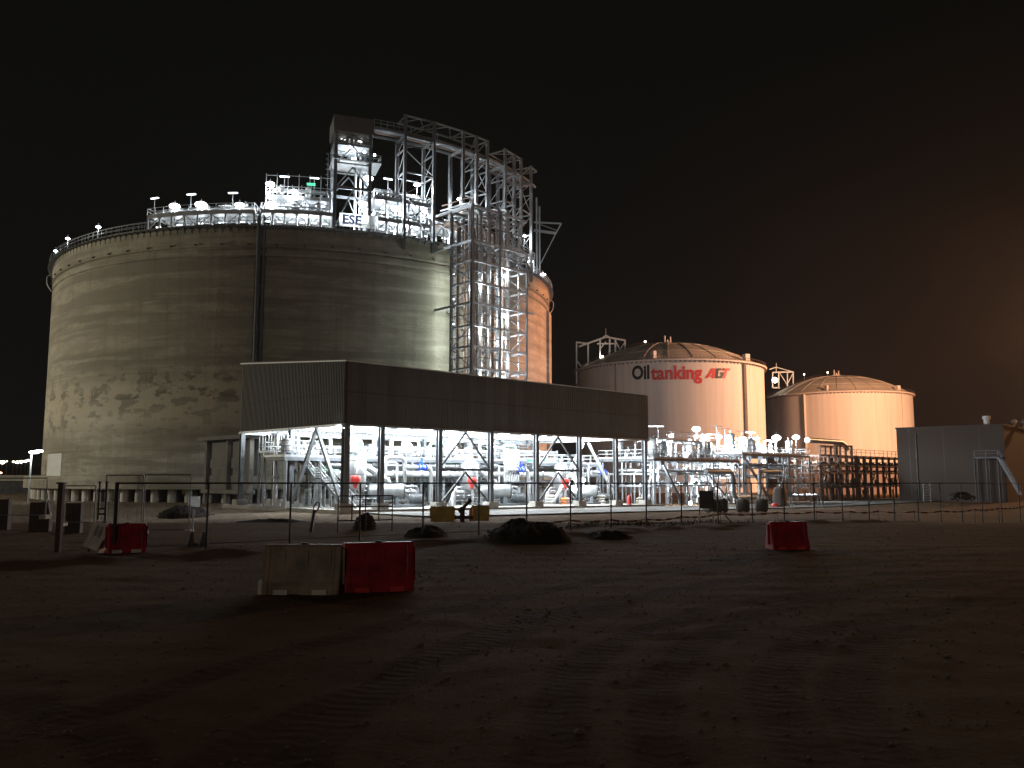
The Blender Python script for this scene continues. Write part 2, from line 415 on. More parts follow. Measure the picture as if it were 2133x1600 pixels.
# ================================================================ big concrete tank
TAZ = R_(-13.36); TD = 175.0; TR = 48.0
TC = Vector((TD*math.sin(TAZ), TD*math.cos(TAZ), 0)); ZR = 39.9
TF = Vector((-math.sin(TAZ), -math.cos(TAZ), 0)); TT = Vector((math.cos(TAZ), -math.sin(TAZ), 0))
def TP(th, r, z): p = TC+TF*(math.cos(th)*r)+TT*(math.sin(th)*r); return Vector((p.x, p.y, z))
def TH(px, z=ZR, r=TR):                                     # angle on the near side that lands on pixel column px
    lo, hi = R_(-72), R_(72)
    def fx(th):
        p = TP(th, r, z); return 1066.5+F*p.x/(p.y*CP+(z-EYE)*SP)
    for _ in range(50):
        m = (lo+hi)/2
        if fx(m) < px: lo = m
        else: hi = m
    return lo
tank = thing('storage_tank', 'huge round bare concrete tank, stained in bands, with lit platforms round its rim', 'storage tank', (TC.x, TC.y, -1.6))
def arc_ang(th): return math.atan2(*(TP(th,1,0)-TC).yx)
m, nt, b = _new('stained_concrete')
tc = nd(nt, 'ShaderNodeTexCoord').outputs['Object']
sx = nd(nt, 'ShaderNodeSeparateXYZ'); nt.links.new(tc, sx.inputs[0])
th = mth(nt, 'MULTIPLY', mth(nt, 'ARCTAN2', sx.outputs[0], mth(nt, 'MULTIPLY', sx.outputs[1], -1)), TR)
z = sx.outputs[2]
def comb(nt, a, bb, c=None):
    n = nd(nt, 'ShaderNodeCombineXYZ')
    for i, v in enumerate((a, bb, c)):
        if v is not None: nt.links.new(v, n.inputs[i])
    return n.outputs[0]
wob = mth(nt, 'MULTIPLY', mth(nt, 'SUBTRACT', noise(nt, comb(nt, mth(nt, 'MULTIPLY', th, .06), z), .3, 3), .5), 3.0)
zz = mth(nt, 'ADD', z, wob)
bandv = comb(nt, mth(nt, 'MULTIPLY', th, .035), mth(nt, 'MULTIPLY', zz, .55))
n1_ = noise(nt, bandv, 1.0, 4, .6)
n2_ = noise(nt, comb(nt, mth(nt, 'MULTIPLY', th, .22), mth(nt, 'MULTIPLY', z, .6)), 1.0, 6, .65)
n3_ = noise(nt, comb(nt, mth(nt, 'MULTIPLY', th, .9), mth(nt, 'MULTIPLY', z, .06)), 1.0, 3, .5)
n4_ = noise(nt, comb(nt, th, z), 1.8, 6, .7)
col = mixc(nt, ramp(nt, n1_, .44, .56), (.205,.193,.155), (.36,.337,.272))
col = mixc(nt, mth(nt, 'MULTIPLY', ramp(nt, n2_, .44, .57), .55), col, (.17,.155,.12))
col = mixc(nt, mth(nt, 'MULTIPLY', ramp(nt, n3_, .52, .70), .34), col, (.14,.125,.10))
# formwork lift joints
fr = mth(nt, 'FRACT', mth(nt, 'DIVIDE', z, 3.85))
lift = mth(nt, 'LESS_THAN', fr, .035)
col = mixc(nt, mth(nt, 'MULTIPLY', lift, .35), col, (.13,.12,.10))
vj = mth(nt, 'LESS_THAN', mth(nt, 'FRACT', mth(nt, 'DIVIDE', th, 4.9)), .014)
col = mixc(nt, mth(nt, 'MULTIPLY', vj, .28), col, (.12,.11,.09))
hx, hy = mth(nt, 'SUBTRACT', mth(nt, 'FRACT', mth(nt, 'DIVIDE', th, 1.22)), .5), mth(nt, 'SUBTRACT', mth(nt, 'FRACT', mth(nt, 'DIVIDE', z, 1.28)), .5)
hole = mth(nt, 'LESS_THAN', mth(nt, 'ADD', mth(nt, 'MULTIPLY', hx, hx), mth(nt, 'MULTIPLY', hy, hy)), .004)
col = mixc(nt, mth(nt, 'MULTIPLY', hole, .35), col, (.10,.09,.075))
# each lift has its own tone
ln = nd(nt, 'ShaderNodeTexWhiteNoise', noise_dimensions='1D'); nt.links.new(mth(nt, 'FLOOR', mth(nt, 'DIVIDE', mth(nt, 'ADD', z, mth(nt, 'MULTIPLY', wob, .16)), 3.85)), ln.inputs[1])
col = mixc(nt, mth(nt, 'MULTIPLY', ln.outputs[0], .38), col, (.40,.37,.30))
# lower patched zone: pale render with dark holes
pz = mth(nt, 'MULTIPLY', ramp(nt, z, 21, 17), ramp(nt, z, 9.5, 12.5))
patch = noise(nt, comb(nt, mth(nt, 'MULTIPLY', th, .55), z), .55, 5, .6)
patch2 = mth(nt, 'MULTIPLY', mth(nt, 'GREATER_THAN', patch, .47), pz)
col = mixc(nt, mth(nt, 'MULTIPLY', patch2, .8), col, (.46,.42,.33))
spots = nd(nt, 'ShaderNodeTexVoronoi'); spots.inputs['Scale'].default_value = .42
nt.links.new(comb(nt, mth(nt, 'MULTIPLY', th, .8), mth(nt, 'ADD', z, mth(nt, 'MULTIPLY', n4_, 1.6))), spots.inputs['Vector'])
sp_ = mth(nt, 'MULTIPLY', mth(nt, 'LESS_THAN', spots.outputs['Distance'], .22), ramp(nt, z, 22, 10))
col = mixc(nt, mth(nt, 'MULTIPLY', mth(nt, 'MULTIPLY', sp_, mth(nt, 'GREATER_THAN', n2_, .47)), .4), col, (.13,.12,.095))
# square shutter-board tones near the base
sq = nd(nt, 'ShaderNodeTexWhiteNoise', noise_dimensions='2D')
nt.links.new(comb(nt, mth(nt, 'FLOOR', mth(nt, 'DIVIDE', th, 2.6)), mth(nt, 'FLOOR', mth(nt, 'DIVIDE', z, 3.3))), sq.inputs[0])
col = mixc(nt, mth(nt, 'MULTIPLY', mth(nt, 'MULTIPLY', sq.outputs[0], ramp(nt, z, 13, 9)), .4), col, (.16,.145,.11))
nt.links.new(mixc(nt, mth(nt, 'MULTIPLY', n4_, .35), col, mixc(nt, 1.0, col, (.6,.6,.6), 'MULTIPLY')), b.inputs['Base Color'])
b.inputs['Roughness'].default_value = .9; b.inputs['Specular IOR Level'].default_value = .2
bump(nt, b, mth(nt, 'ADD', n4_, mth(nt, 'MULTIPLY', n2_, .8)), .35, .15)
TCONC = m
wl = MB()
prof = [(TR, 1.2), (TR, ZR-5.2), (TR-.22, ZR-5.15), (TR-.22, ZR-4.85), (TR+.02, ZR-4.8), (TR+.02, ZR-3.9), (TR-.25, ZR-3.85), (TR-.25, ZR-3.5), (TR+.12, ZR-3.4), (TR+.12, ZR), (TR-1.0, ZR)]
wl.lathe(prof, (TC.x, TC.y, 0), 180, sm=False)
for i in range(len(wl.sm)): wl.sm[i] = False
wl.build('wall', TCONC, tank)
# prestress buttresses
for k, (a, bb) in enumerate(((TH(447, 15), TH(524, 15)), (R_(66), R_(72)), (R_(-118), R_(-110)), (R_(160), R_(168)))):
    mb = MB(); n = 8; P0 = []; P1 = []
    for i in range(n+1):
        t = a+(bb-a)*i/n; P0.append(t)
    rr = TR+.55
    for i in range(n):
        q = [TP(P0[i], rr, 1.2), TP(P0[i+1], rr, 1.2), TP(P0[i+1], rr, ZR-5.4), TP(P0[i], rr, ZR-5.4)]
        mb.add(q, [(0,1,2,3)])
    for t in (P0[0], P0[-1]): mb.add([TP(t, TR-.1, 1.2), TP(t, rr, 1.2), TP(t, rr, ZR-5.4), TP(t, TR-.1, ZR-5.4)], [(0,1,2,3)])
    mb.add([TP(t, rr, ZR-5.4) for t in P0]+[TP(t, TR-.1, ZR-5.4) for t in reversed(P0)], [tuple(range(2*n+2))])
    mb.build('buttress', TCONC, tank)
mb = MB(); mb.lathe([(TR-2, 2.3), (TR+2.6, 2.3), (TR+2.6, .35), (TR-8, .35)], (TC.x, TC.y, 0), 150, sm=False); mb.build('base_slab', TCONC, tank)
mb = MB(); mb.lathe([(TR-1.0, ZR-.3), (TR-6, ZR+1.2), (TR-16, ZR+4.4), (TR-28, ZR+7.2), (TR-40, ZR+8.6), (0.01, ZR+9)], (TC.x, TC.y, 0), 96); mb.build('dome', TCONC, tank)
pm = MB(); pm.tube(TP(R_(-90), TR+.9, -1.7), TP(R_(-90), TR+.9, -.34), .62, 12)
k = 0
for i in range(64):
    t = R_(-100+200*i/63*1.0)
    mb = MB(); mb.tube(TP(t, TR+.9, -2.2), TP(t, TR+.9, .36), .62, 12, cap=False); mb.build('pile', CONC, tank)
mb = MB()                                                   # inner rows of piles read as darkness with depth
for rr in (TR-6, TR-13):
    for i in range(44):
        t = R_(-95+190*i/43); mb.tube(TP(t, rr, -2.2), TP(t, rr, .36), .6, 8, cap=False)
mb.build('inner_piles', CONC, tank)['kind'] = 'stuff'
mb = MB(); pts = [TP(R_(-100+200*i/140), TR+.02, ZR+.02) for i in range(141)]
mb.rail(pts, 1.15, 1.5, .035); mb.rail([TP(R_(-100+200*i/110), TR+.75, ZR-.55) for i in range(111)], 1.3, 1.6, .03)
mb.build('guard_rail', STEEL, tank)
mb = MB()
for i in range(141):
    t = R_(-100+200*i/140)
    mb.beam(TP(t, TR+.05, ZR-.62), TP(t, TR+.95, ZR-.55), .10, .16); mb.beam(TP(t, TR+.12, ZR-1.25), TP(t, TR+.12, ZR-.3), .12, .1)
n = 150; r0, r1, zz0 = TR+.15, TR+.95, ZR-.5
mb.add([TP(R_(-100+200*i/n), r, zz0) for i in range(n+1) for r in (r0, r1)], [(2*i, 2*i+2, 2*i+3, 2*i+1) for i in range(n)])
mb.build('rim_walkway', DSTEEL, tank)
# vertical downpipe beside the buttress, small anchors under the ring groove
mb = MB(); t = TH(531, 15); mb.tube(TP(t, TR+.8, 1.1), TP(t, TR+.8, ZR+1), .3, 10)
for i in range(9): mb.tube(TP(t, TR+.8, 3+i*4), TP(t, TR+.8, 3.2+i*4), .38, 10)
mb.build('downpipe', DGREY, tank)
mb = MB(); t = TH(541, 15); mb.beam(TP(t, TR+.3, 1.1), TP(t, TR+.3, ZR), .22, .3); mb.build('cable_tray', DGREY, tank)
mb = MB()
for i in range(40):
    t = R_(-95+190*i/39); mb.box(TP(t, TR+.25, ZR-3.1), (.3,.3,.22), arc_ang(t))
mb.build('rim_bracket', DGREY, tank)
for t in (R_(-74), R_(74.2)):
    mb = MB(); mb.path([TP(t, TR+.1, ZR-1.6), TP(t, TR+1.0, ZR-2.1), TP(t, TR+.9, ZR-3.6), TP(t, TR+.1, ZR-4.8)], .10, 6, .5); mb.build('edge_hoop', STEEL, tank)
# pale rectangle low on the left of the wall
a, bb = TH(99, 5, TR+.05), TH(128, 5, TR+.05); mb = MB(); n = 5
for i in range(n):
    t0, t1 = a+(bb-a)*i/n, a+(bb-a)*(i+1)/n
    mb.add([TP(t0, TR+.05, 1.6), TP(t1, TR+.05, 1.6), TP(t1, TR+.05, 5.9), TP(t0, TR+.05, 5.9)], [(0,1,2,3)])
mb.build('pale_rectangle', WPAINT, tank)
# annex of precast panels, low on the wall beside the hall
ANNEX = mat('grey_precast_panel', (.15,.145,.13), .85, 0, .35, .35, .3)
ax = thing('precast_annex', 'low grey annex of stacked precast panels on posts, left of the lit hall', 'annex', at(470, 1040, 112))
A0, A1 = at(430, 1010, 116), at(520, 1010, 107); A0.z = A1.z = 0
dr = (A1-A0).normalized(); nn = Vector((dr.y, -dr.x, 0)); aa = math.atan2(dr.y, dr.x); Ln = (A1-A0).length
zt = zat(430, 912, A0.x, A0.y)
mb = MB()
for z0, z1, off in ((-.2, 1.1, 0), (1.15, 2.3, -.12), (2.35, 3.3, .05), (3.35, 4.5, -.12), (4.55, zt-.55, 0)):
    mb.box(A0+dr*Ln/2+Vector((0,0,(z0+z1)/2))-nn*(.4+off), (Ln-.4, .3, z1-z0), aa)
mb.build('panel', ANNEX, ax)
mb = MB(); mb.box(A0+dr*Ln/2+Vector((0,0,zt-.25)), (Ln+1, 2.6, .5), aa); mb.build('roof_beam', ANNEX, ax)
for k in range(3):
    mb = MB(); mb.box(A0+dr*(Ln*k/2)+Vector((0,0,(zt-.5-2)/2)), (.55,.55,zt-.5+2), aa); mb.build('post', ANNEX, ax)
mb = MB(); mb.box(A0+dr*Ln/2+Vector((0,0,.2)), (Ln+.8, 1.2, .5), aa); mb.build('sill_beam', ANNEX, ax)

# ---------------------------------------------------------------- rim equipment
rnd = random.Random(4)
def tl(th): return math.atan2((TP(th+.001,1,0)-TP(th,1,0)).y, (TP(th+.001,1,0)-TP(th,1,0)).x)
def ring_deck(a, b, r0, r1, z, th=.18, n=None):
    mb = MB(); n = n or max(2, int(abs(b-a)*TR/1.6)); vs = []
    for i in range(n+1):
        t = a+(b-a)*i/n
        vs += [TP(t, r0, z), TP(t, r1, z), TP(t, r1, z-th), TP(t, r0, z-th)]
    for i in range(n):
        q = 4*i
        for j in range(4): mb.add([vs[q+j], vs[q+(j+1) % 4], vs[q+4+(j+1) % 4], vs[q+4+j]], [(0,1,2,3)])
    mb.add(vs[:4], [(0,1,2,3)]); mb.add(vs[-4:], [(3,2,1,0)])
    return mb
def ring_pts(a, b, r, z, n=12): return [TP(a+(b-a)*i/n, r, z) for i in range(n+1)]
def platform(name, label, a, b, r0, r1, z, zb=ZR, legs=5, steel=STEEL, rails=True):
    o = thing(name, label, 'platform', TP((a+b)/2, (r0+r1)/2, zb))
    ring_deck(a, b, r0, r1, z).build('deck', steel, o)
    mb = MB()
    for rr in (r0+.1, r1-.1):
        p = ring_pts(a, b, rr, z-.35)
        for q, s in zip(p[:-1], p[1:]): mb.beam(q, s, .16, .3)
    mb.build('edge_beam', steel, o)
    for i in range(legs):
        t = a+(b-a)*i/(legs-1)
        for rr in (r0+.2, r1-.2):
            mb = MB(); mb.beam(TP(t, rr, zb-.02), TP(t, rr, z-.2), .24); mb.build('leg', steel, o)
    mb = MB()
    for i in range(legs-1):
        t, s = a+(b-a)*i/(legs-1), a+(b-a)*(i+1)/(legs-1)
        if i % 2 == 0: mb.beam(TP(t, r1-.2, zb+.1), TP(s, r1-.2, z-.4), .12)
        else: mb.beam(TP(s, r1-.2, zb+.1), TP(t, r1-.2, z-.4), .12)
    mb.build('brace', steel, o)
    if rails:
        mb = MB(); mb.rail(ring_pts(a, b, r1-.05, z), 1.15, 1.7, .045, kick=True); mb.rail(ring_pts(a, b, r0+.05, z), 1.15, 1.7, .045)
        for t in (a, b): mb.rail([TP(t, r0, z), TP(t, r1, z)], 1.15, 1.5, .045)
        mb.build('handrail', WSTEEL, o)
    return o
platform('rim_platform', 'long low steel platform on the tank rim with three tee lamps above', TH(299), TH(526), TR-5.5, TR-.6, ZR+2.4, legs=9)
platform('rim_platform', 'lower steel deck on the tank rim left of the lift tower, just above the concrete', TH(540), TH(693), TR-8, TR-.6, ZR+2.5, legs=7)
platform('rim_platform', 'upper steel deck with a tall rail frame, left of the lift tower', TH(545), TH(690), TR-7.5, TR-2.0, ZR+5.2, ZR+2.52, legs=6)
platform('rim_platform', 'lower rim deck behind the white banner, right of the lift tower', TH(782), TH(903), TR-8, TR-.6, ZR+2.6, legs=6)
platform('rim_platform', 'upper rim deck between the lift tower and the first tall portal', TH(782), TH(903), TR-7.5, TR-1.0, ZR+6.2, ZR+2.62, legs=6)
platform('rim_platform', 'rim deck passing behind the head of the pipe tower', TH(906), TH(1010), TR-6, TR-.6, ZR+3.6, legs=6)
platform('rim_platform', 'far rim deck at the right edge of the concrete tank', TH(1030), TH(1120), TR-5, TR-.6, ZR+3.2, legs=5)
# tall open scaffold frame over the centre deck
o = thing('scaffold_frame', 'thin open scaffold frame standing over the deck left of the lift tower', 'scaffold', TP(TH(610), TR-3, ZR+5.2))
mb = MB(); a, b = TH(546), TH(690)
for rr in (TR-1.6, TR-6.5):
    for i in range(7):
        t = a+(b-a)*i/6; mb.tube(TP(t, rr, ZR+2.5), TP(t, rr, ZR+8.6), .06, 5)
mb.build('standard', WSTEEL, o)
mb = MB()
for rr in (TR-1.6, TR-6.5):
    for z in (ZR+6.6, ZR+8.3): mb.path(ring_pts(a, b, rr, z), .055, 5)
mb.build('ledger', WSTEEL, o)
# gangway across the dark downpipe
o = thing('rim_gangway', 'short lit gangway stepping down at the gap between the two rim platforms', 'gangway', TP(TH(531), TR-1, ZR))
mb = MB(); mb.beam(TP(TH(520), TR-1.3, ZR+2.4), TP(TH(530), TR-1.3, ZR+.6), 1.0, .14); mb.beam(TP(TH(530), TR-1.3, ZR+.6), TP(TH(541), TR-1.3, ZR+2.5), 1.0, .14); mb.build('deck', WSTEEL, o)
mb = MB(); mb.rail([TP(TH(520), TR-.8, ZR+2.4), TP(TH(530), TR-.8, ZR+.6), TP(TH(541), TR-.8, ZR+2.5)], 1.1, 1, .045); mb.build('handrail', WSTEEL, o)
# equipment on the decks: pipes, valves, boxes
def valve(name, label, cat, p, s, body, wheel, grp=None, ax=(1,0,0)):
    o = thing(name, label, cat, p, grp); p = Vector(p); ax = Vector(ax).normalized()
    mb = MB(); mb.lathe([(.001,-s*1.0),(s*.62,-s),(s*.62,-s*.8),(s*.36,-s*.75),(s*.5,0),(s*.36,s*.75),(s*.62,s*.8),(s*.62,s),(.001,s)], p+Vector((0,0,s*.7)), 12, axis=ax, sm=False); mb.build('body', body, o)
    mb = MB(); mb.tube(p+Vector((0,0,s*.9)), p+Vector((0,0,s*2.3)), s*.16, 8); mb.lathe([(s*.34,s*1.35),(s*.34,s*1.9),(.001,s*1.95)], p, 10, sm=False); mb.build('bonnet', body, o)
    mb = MB(); mb.lathe([(s*.62,s*2.3),(s*.7,s*2.36),(s*.62,s*2.42),(s*.54,s*2.36),(s*.62,s*2.3)], p, 14)
    for k in range(3): a = k*math.pi/3; d = Vector((math.cos(a), math.sin(a), 0))*s*.6; mb.tube(p+d+Vector((0,0,s*2.36)), p-d+Vector((0,0,s*2.36)), s*.05, 5)
    mb.build('handwheel', wheel, o); return o
def vessel(name, label, p, r, h, m=SILVER, legs=3, cat='vessel', grp=None):
    o = thing(name, label, cat, p, grp); p = Vector(p); lg = h*.14
    mb = MB(); mb.lathe([(.001,lg),(r*.6,lg+r*.12),(r,lg+r*.45),(r,h-r*.45),(r*.6,h-r*.12),(.001,h)], p, 20); mb.build('shell', m, o)
    mb = MB()
    for z in (lg+r*.5, (lg+h)/2, h-r*.5): mb.lathe([(r+.01,z-.04),(r+.04,z-.04),(r+.04,z+.04),(r+.01,z+.04)], p, 20, sm=False)
    mb.build('band', DSTEEL, o)
    mb = MB(); mb.tube(p+Vector((0,0,h-.02)), p+Vector((0,0,h+r*.5)), r*.22, 8); mb.tube(p+Vector((0,0,h+r*.3)), p+Vector((0,0,h+r*.45)), r*.38, 10); mb.build('nozzle', STEEL, o)
    for k in range(legs):
        a = 2*math.pi*k/legs+.5; d = Vector((math.cos(a)*r*.85, math.sin(a)*r*.85, 0)); mb = MB(); mb.beam(p+d, p+d+Vector((0,0,lg+r*.5)), r*.16); mb.build('leg', STEEL, o)
    return o
secs = [(('low long rim platform', 299, 526), TR-3.2, ZR+2.4, 6), (('lower deck left of the lift tower', 545, 690), TR-2.6, ZR+2.5, 7),
        (('upper deck left of the lift tower', 550, 686), TR-3.6, ZR+5.2, 5), (('lower deck right of the lift tower', 786, 900), TR-2.6, ZR+2.6, 7), (('upper deck right of the lift tower', 786, 900), TR-2.6, ZR+6.2, 6)]
for (nm, x0, x1), rr, z, n in secs:
    for i in range(n):
        t = TH(x0+(x1-x0)*(i+.5+rnd.uniform(-.25,.25))/n, z, rr); p = TP(t, rr+rnd.uniform(-.9,.9), z+.01)
        if i % 2: vessel('relief_pot', f'small silver pot on the {nm}, {ORD[i//2]} from left', p, rnd.uniform(.35,.6), rnd.uniform(1.5,2.5), SILVER if i % 4 == 1 else WPAINT, cat='pot', grp='silver pots on the rim decks')
        else: valve('rim_valve', f'pale handwheel valve on the {nm}, {ORD[i//2]} from left', 'valve', p, rnd.uniform(.38,.6), WPAINT if i % 4 else SILVER, STEEL, 'valves on the rim decks', TP(t+.01,1,0)-TP(t,1,0))
    for k in range(3):
        o = thing('rim_pipe', f'silver pipe running along the {nm}, {["lowest","middle","topmost"][k]} of three', 'pipe', TP(TH((x0+x1)/2), rr, z))
        mb = MB(); a, b = TH(x0+3), TH(x1-3); r2 = rr+[-2.6,1.5,-2.0][k] if nm[0] != 'u' else rr+[-1.5,1.2,-.8][k]; hz = z+[.35,.75,1.7][k]
        r2 = min(r2, TR-1.2)
        mb.path([TP(a, r2, z)]+[TP(a+(b-a)*i/10, r2, hz) for i in range(11)]+[TP(b, r2, z)], [.22,.14,.17][k], 8); mb.build('run', SILVER, o)
        mb = MB()
        for i in range(1, 10, 2): t = a+(b-a)*i/10; mb.tube(TP(t, r2, hz), TP(t+.006, r2, hz), [.34,.24,.27][k], 10)
        mb.build('flange', STEEL, o)
# electrical cabinets
for i, (px, z) in enumerate(((470, ZR+2.4), (585, ZR+2.5), (800, ZR+2.6), (868, ZR+6.2), (935, ZR+3.6))):
    t = TH(px, z, TR-4); p = TP(t, TR-4.2, z); o = thing('control_cabinet', ['white cabinet near the right end of the low long rim platform','white cabinet on the lower deck left of the lift tower','white cabinet just right of the lift tower foot','white cabinet on the upper deck behind the tall portal','white cabinet on the deck behind the pipe tower head'][i], 'cabinet', p)
    mb = MB(); mb.box(p+Vector((0,0,1.05)), (1.4,.6,1.9), tl(t)); mb.build('body', WPAINT, o)
    mb = MB(); mb.box(p+Vector((0,0,1.05))+(TP(t,1,0)-TC)*.31, (1.2,.03,1.7), tl(t)); mb.build('door', BANNER, o)
# ---------------------------------------------------------------- lamps
def tee_lamp(label, p, h, ang, L=1.3, grp='tee-headed lamps on the rim', lit=True, m=None):
    o = thing('lamp_post', label, 'lamp', p, grp); p = Vector(p); d = Vector((math.cos(ang), math.sin(ang), 0))
    mb = MB(); mb.tube(p, p+Vector((0,0,h)), .055, 6); mb.build('pole', WSTEEL, o)
    mb = MB(); mb.box(p+Vector((0,0,h+.10)), (L, .30, .10), ang); mb.build('housing', DSTEEL if lit else DGREY, o)
    if lit: mb = MB(); mb.box(p+Vector((0,0,h-.01)), (L-.06, .26, .12), ang); mb.build('tube', m or LEDS, o)
    return o
def flood(label, p, r=.45, power=1500, aim=None, col=(.88,.95,1.0), grp='white floodlights on the rim', m=None, off=None, sq=.62, ln=1.35):
    o = thing('floodlight', label, 'floodlight', p, grp); p = Vector(p)
    mb = MB(); mb.ball(p, (r*ln, r*ln, r*sq), 12); mb.build('lens', m or LED, o)  # ball drawn oversize to stand for the lamp's bloom
    mb = MB(); mb.box(p+Vector((0,0,r*sq+.03)), (r*.9, r*.9, .08), .5); mb.tube(p+Vector((0,0,r*sq)), p+Vector((0,0,r*sq+.5)), .05, 6); mb.build('bracket', STEEL, o)
    if power: lamp(p+Vector(off or (0,0,-r*sq-.35)), power, col, .35, parent=o)
    return o
names3 = ['leftmost of the three tee lamps over the long low rim platform','middle tee lamp over the long low rim platform','rightmost tee lamp over the long low rim platform']
for i, (px, py) in enumerate(((322,413),(398,405),(485,402))):
    t = TH(px, ZR+5, TR-2.5); p = TP(t, TR-2.5, ZR+2.4); zt = zat(px, py, p.x, p.y); tee_lamp(names3[i], p, zt-p.z, tl(t), 1.5)
for i, (px, py) in enumerate(((593,368),(655,371),(808,373))):
    t = TH(px, ZR+9, TR-3); p = TP(t, TR-3, ZR+5.2 if i < 2 else ZR+6.2); zt = zat(px, py, p.x, p.y)
    tee_lamp(['tee lamp above the upper deck, left one, beside the scaffold frame','tee lamp above the upper deck, close to the green lit sign','tilted tee lamp just right of the lift tower'][i], p, zt-p.z, tl(t), 1.5)
FL = [(365,430,.8,1700,'left floodlight on the long low rim platform'),(420,427,.9,1900,'middle floodlight on the long low rim platform'),(500,428,.75,1700,'right floodlight on the long low rim platform'),
      (562,383,.5,1300,'high floodlight at the left corner of the centre decks'),(566,428,.75,2500,'large floodlight low at the left corner of the centre decks'),(612,398,.35,1200,'small floodlight between the centre decks'),
      (640,452,.3,1000,'small floodlight under the centre deck'),(766,372,.6,2200,'bright floodlight on the right leg of the lift tower'),(755,425,.6,2200,'bright floodlight low behind the lift tower'),
      (824,435,.62,2600,'tall bright floodlight above the right end of the banner'),(868,385,.4,1500,'floodlight behind the first tall portal'),(848,470,.4,1300,'floodlight low beside the first portal foot'),
      (885,440,.35,1500,'floodlight between the first and second portal'),(958,415,.38,1300,'floodlight behind the head of the pipe tower'),(945,470,.3,1200,'small floodlight low behind the pipe tower head'),
      (1092,492,.34,900,'uppermost floodlight on the right part of the rim'),(1105,545,.42,1100,'second floodlight down the right part of the rim'),(1131,572,.40,700,'third floodlight down the right part of the rim'),(1143,598,.38,600,'last floodlight at the right limb of the tank'),
      (116,523,.34,500,'last floodlight at the left limb of the tank'),(141,497,.34,500,'second floodlight from the left limb of the tank'),(205,473,.36,500,'third floodlight from the left limb, alone on the bare rail')]
for px, py, r, pw, lb in FL:
    edge = px > 1085 or px < 210
    rr = TR-.4 if edge else TR-1.6
    d = ray(px, py)
    if edge:
        t = TH(min(max(px, 119), 1138), ZR+2, rr); p = TP(t, rr, 0); p.z = zat(px, py, p.x, p.y)
        if px > 1138 or px < 119: q = at(px, py, p.y); p = q
    else:
        t = TH(px, ZR+5, rr); p = TP(t, rr, 0); p.z = zat(px, py, p.x, p.y)
    o = flood(lb, p, r*(.78 if px < 530 else 1.0), pw*(1.25 if 540 < px < 970 else .9))
    mb = MB(); mb.tube(Vector((p.x, p.y, max(ZR, p.z-3.2))), p, .06, 6); mb.build('pole', WSTEEL, o)
for x0, x1, z, n in ((302,524,ZR+1.5,5),(545,690,ZR+1.6,6),(545,690,ZR+4.4,4),(786,900,ZR+1.7,5),(786,900,ZR+5.2,4),(915,1000,ZR+2,3)):  # small box lamps added to brighten the lower deck levels
    wh = 'low at the long left rim platform' if x0 == 302 else 'behind the pipe tower head' if x0 == 915 else ('upper' if z > ZR+4 else 'lower')+' row '+('left' if x0 == 545 else 'right')+' of the lift tower'
    for i in range(n):
        t = TH(x0+(x1-x0)*(i+.5)/n, z, TR-3); p = TP(t, TR-3.6, z); o = thing('added_box_lamp', f'{ORD[i]} box lamp {wh}', 'lamp', p, 'added box lamps under the rim decks')
        mb = MB(); mb.box(p, (.8,.2,.12), tl(t)); mb.build('diffuser', LEDS, o); mb = MB(); mb.box(p+Vector((0,0,.12)), (.86,.26,.1), tl(t)); mb.build('housing', STEEL, o)
        lamp(p-Vector((0,0,.25)), 260 if x0 == 302 else 380, rad=.3, parent=o)
# green-lit sign
t = TH(648, ZR+7, TR-2); p = TP(t, TR-2, 0); p.z = zat(648, 384, p.x, p.y)
o = thing('green_sign', 'small green lit sign on the upper deck left of the lift tower', 'sign', p)
mb = MB(); mb.box(p, (1.3,.08,.4), tl(t)); mb.build('face', GRN, o)
mb = MB(); mb.tube(p-Vector((0,0,1.8)), p-Vector((0,0,.2)), .05, 6); mb.build('post', WSTEEL, o)
# ---------------------------------------------------------------- lift tower on the rim
tA, tB = TH(699, ZR+8, TR+.3), TH(772, ZR+8, TR+.3); pa, pb = TP(tA, TR-.2, 0), TP(tB, TR-.2, 0)
ex = (pb-pa).normalized(); ey = Vector((-ex.y, ex.x, 0)); W = (pb-pa).length; Dp = 4.6
zTop = zat(735, 246, *(pa+ex*W/2).xy); ea = math.atan2(ex.y, ex.x)
lift = thing('lift_tower', 'tall braced steel tower on the tank rim capped with a grey sheet-clad box', 'lift tower', (pa.x, pa.y, ZR))
def LP(a, s, z): q = pa+ex*a+ey*s; return Vector((q.x, q.y, z))
for a in (0, W):
    for s in (0, Dp): mb = MB(); mb.hbeam(LP(a, s, ZR+.02), LP(a, s, zTop-1), .46, ex); mb.build('leg', DSTEEL, lift)
mb = MB()
zc = zat(735, 278, *(pa+ex*W/2).xy)
for i in range(2):
    pass
mb.box(LP(W/2, Dp/2, (zTop+zc)/2), (W+.9, Dp+.9, zTop-zc), ea); mb.build('cladding_box', DGREY if False else mat('grey_sheet', (.16,.155,.15), .6, .1, .12, 1), lift)
lev = [ZR+1.3, ZR+6.3, ZR+12.6]; Z1 = zat(735, 302, *(pa+ex*W/2).xy); Z2 = zat(735, 393, *(pa+ex*W/2).xy); Z0 = ZR+.3
for z in (Z1, Z2):
    mb = MB()
    for s in (0, Dp): mb.beam(LP(-.2, s, z), LP(W+.2, s, z), .3, .42)
    for a in (0, W): mb.beam(LP(a, .2, z), LP(a, Dp-.2, z), .3, .42)
    mb.build('floor_beam', DSTEEL, lift)
mb = MB()
zz = [ZR+.4, Z2, (Z2+Z1)/2-.3, Z1, zc]
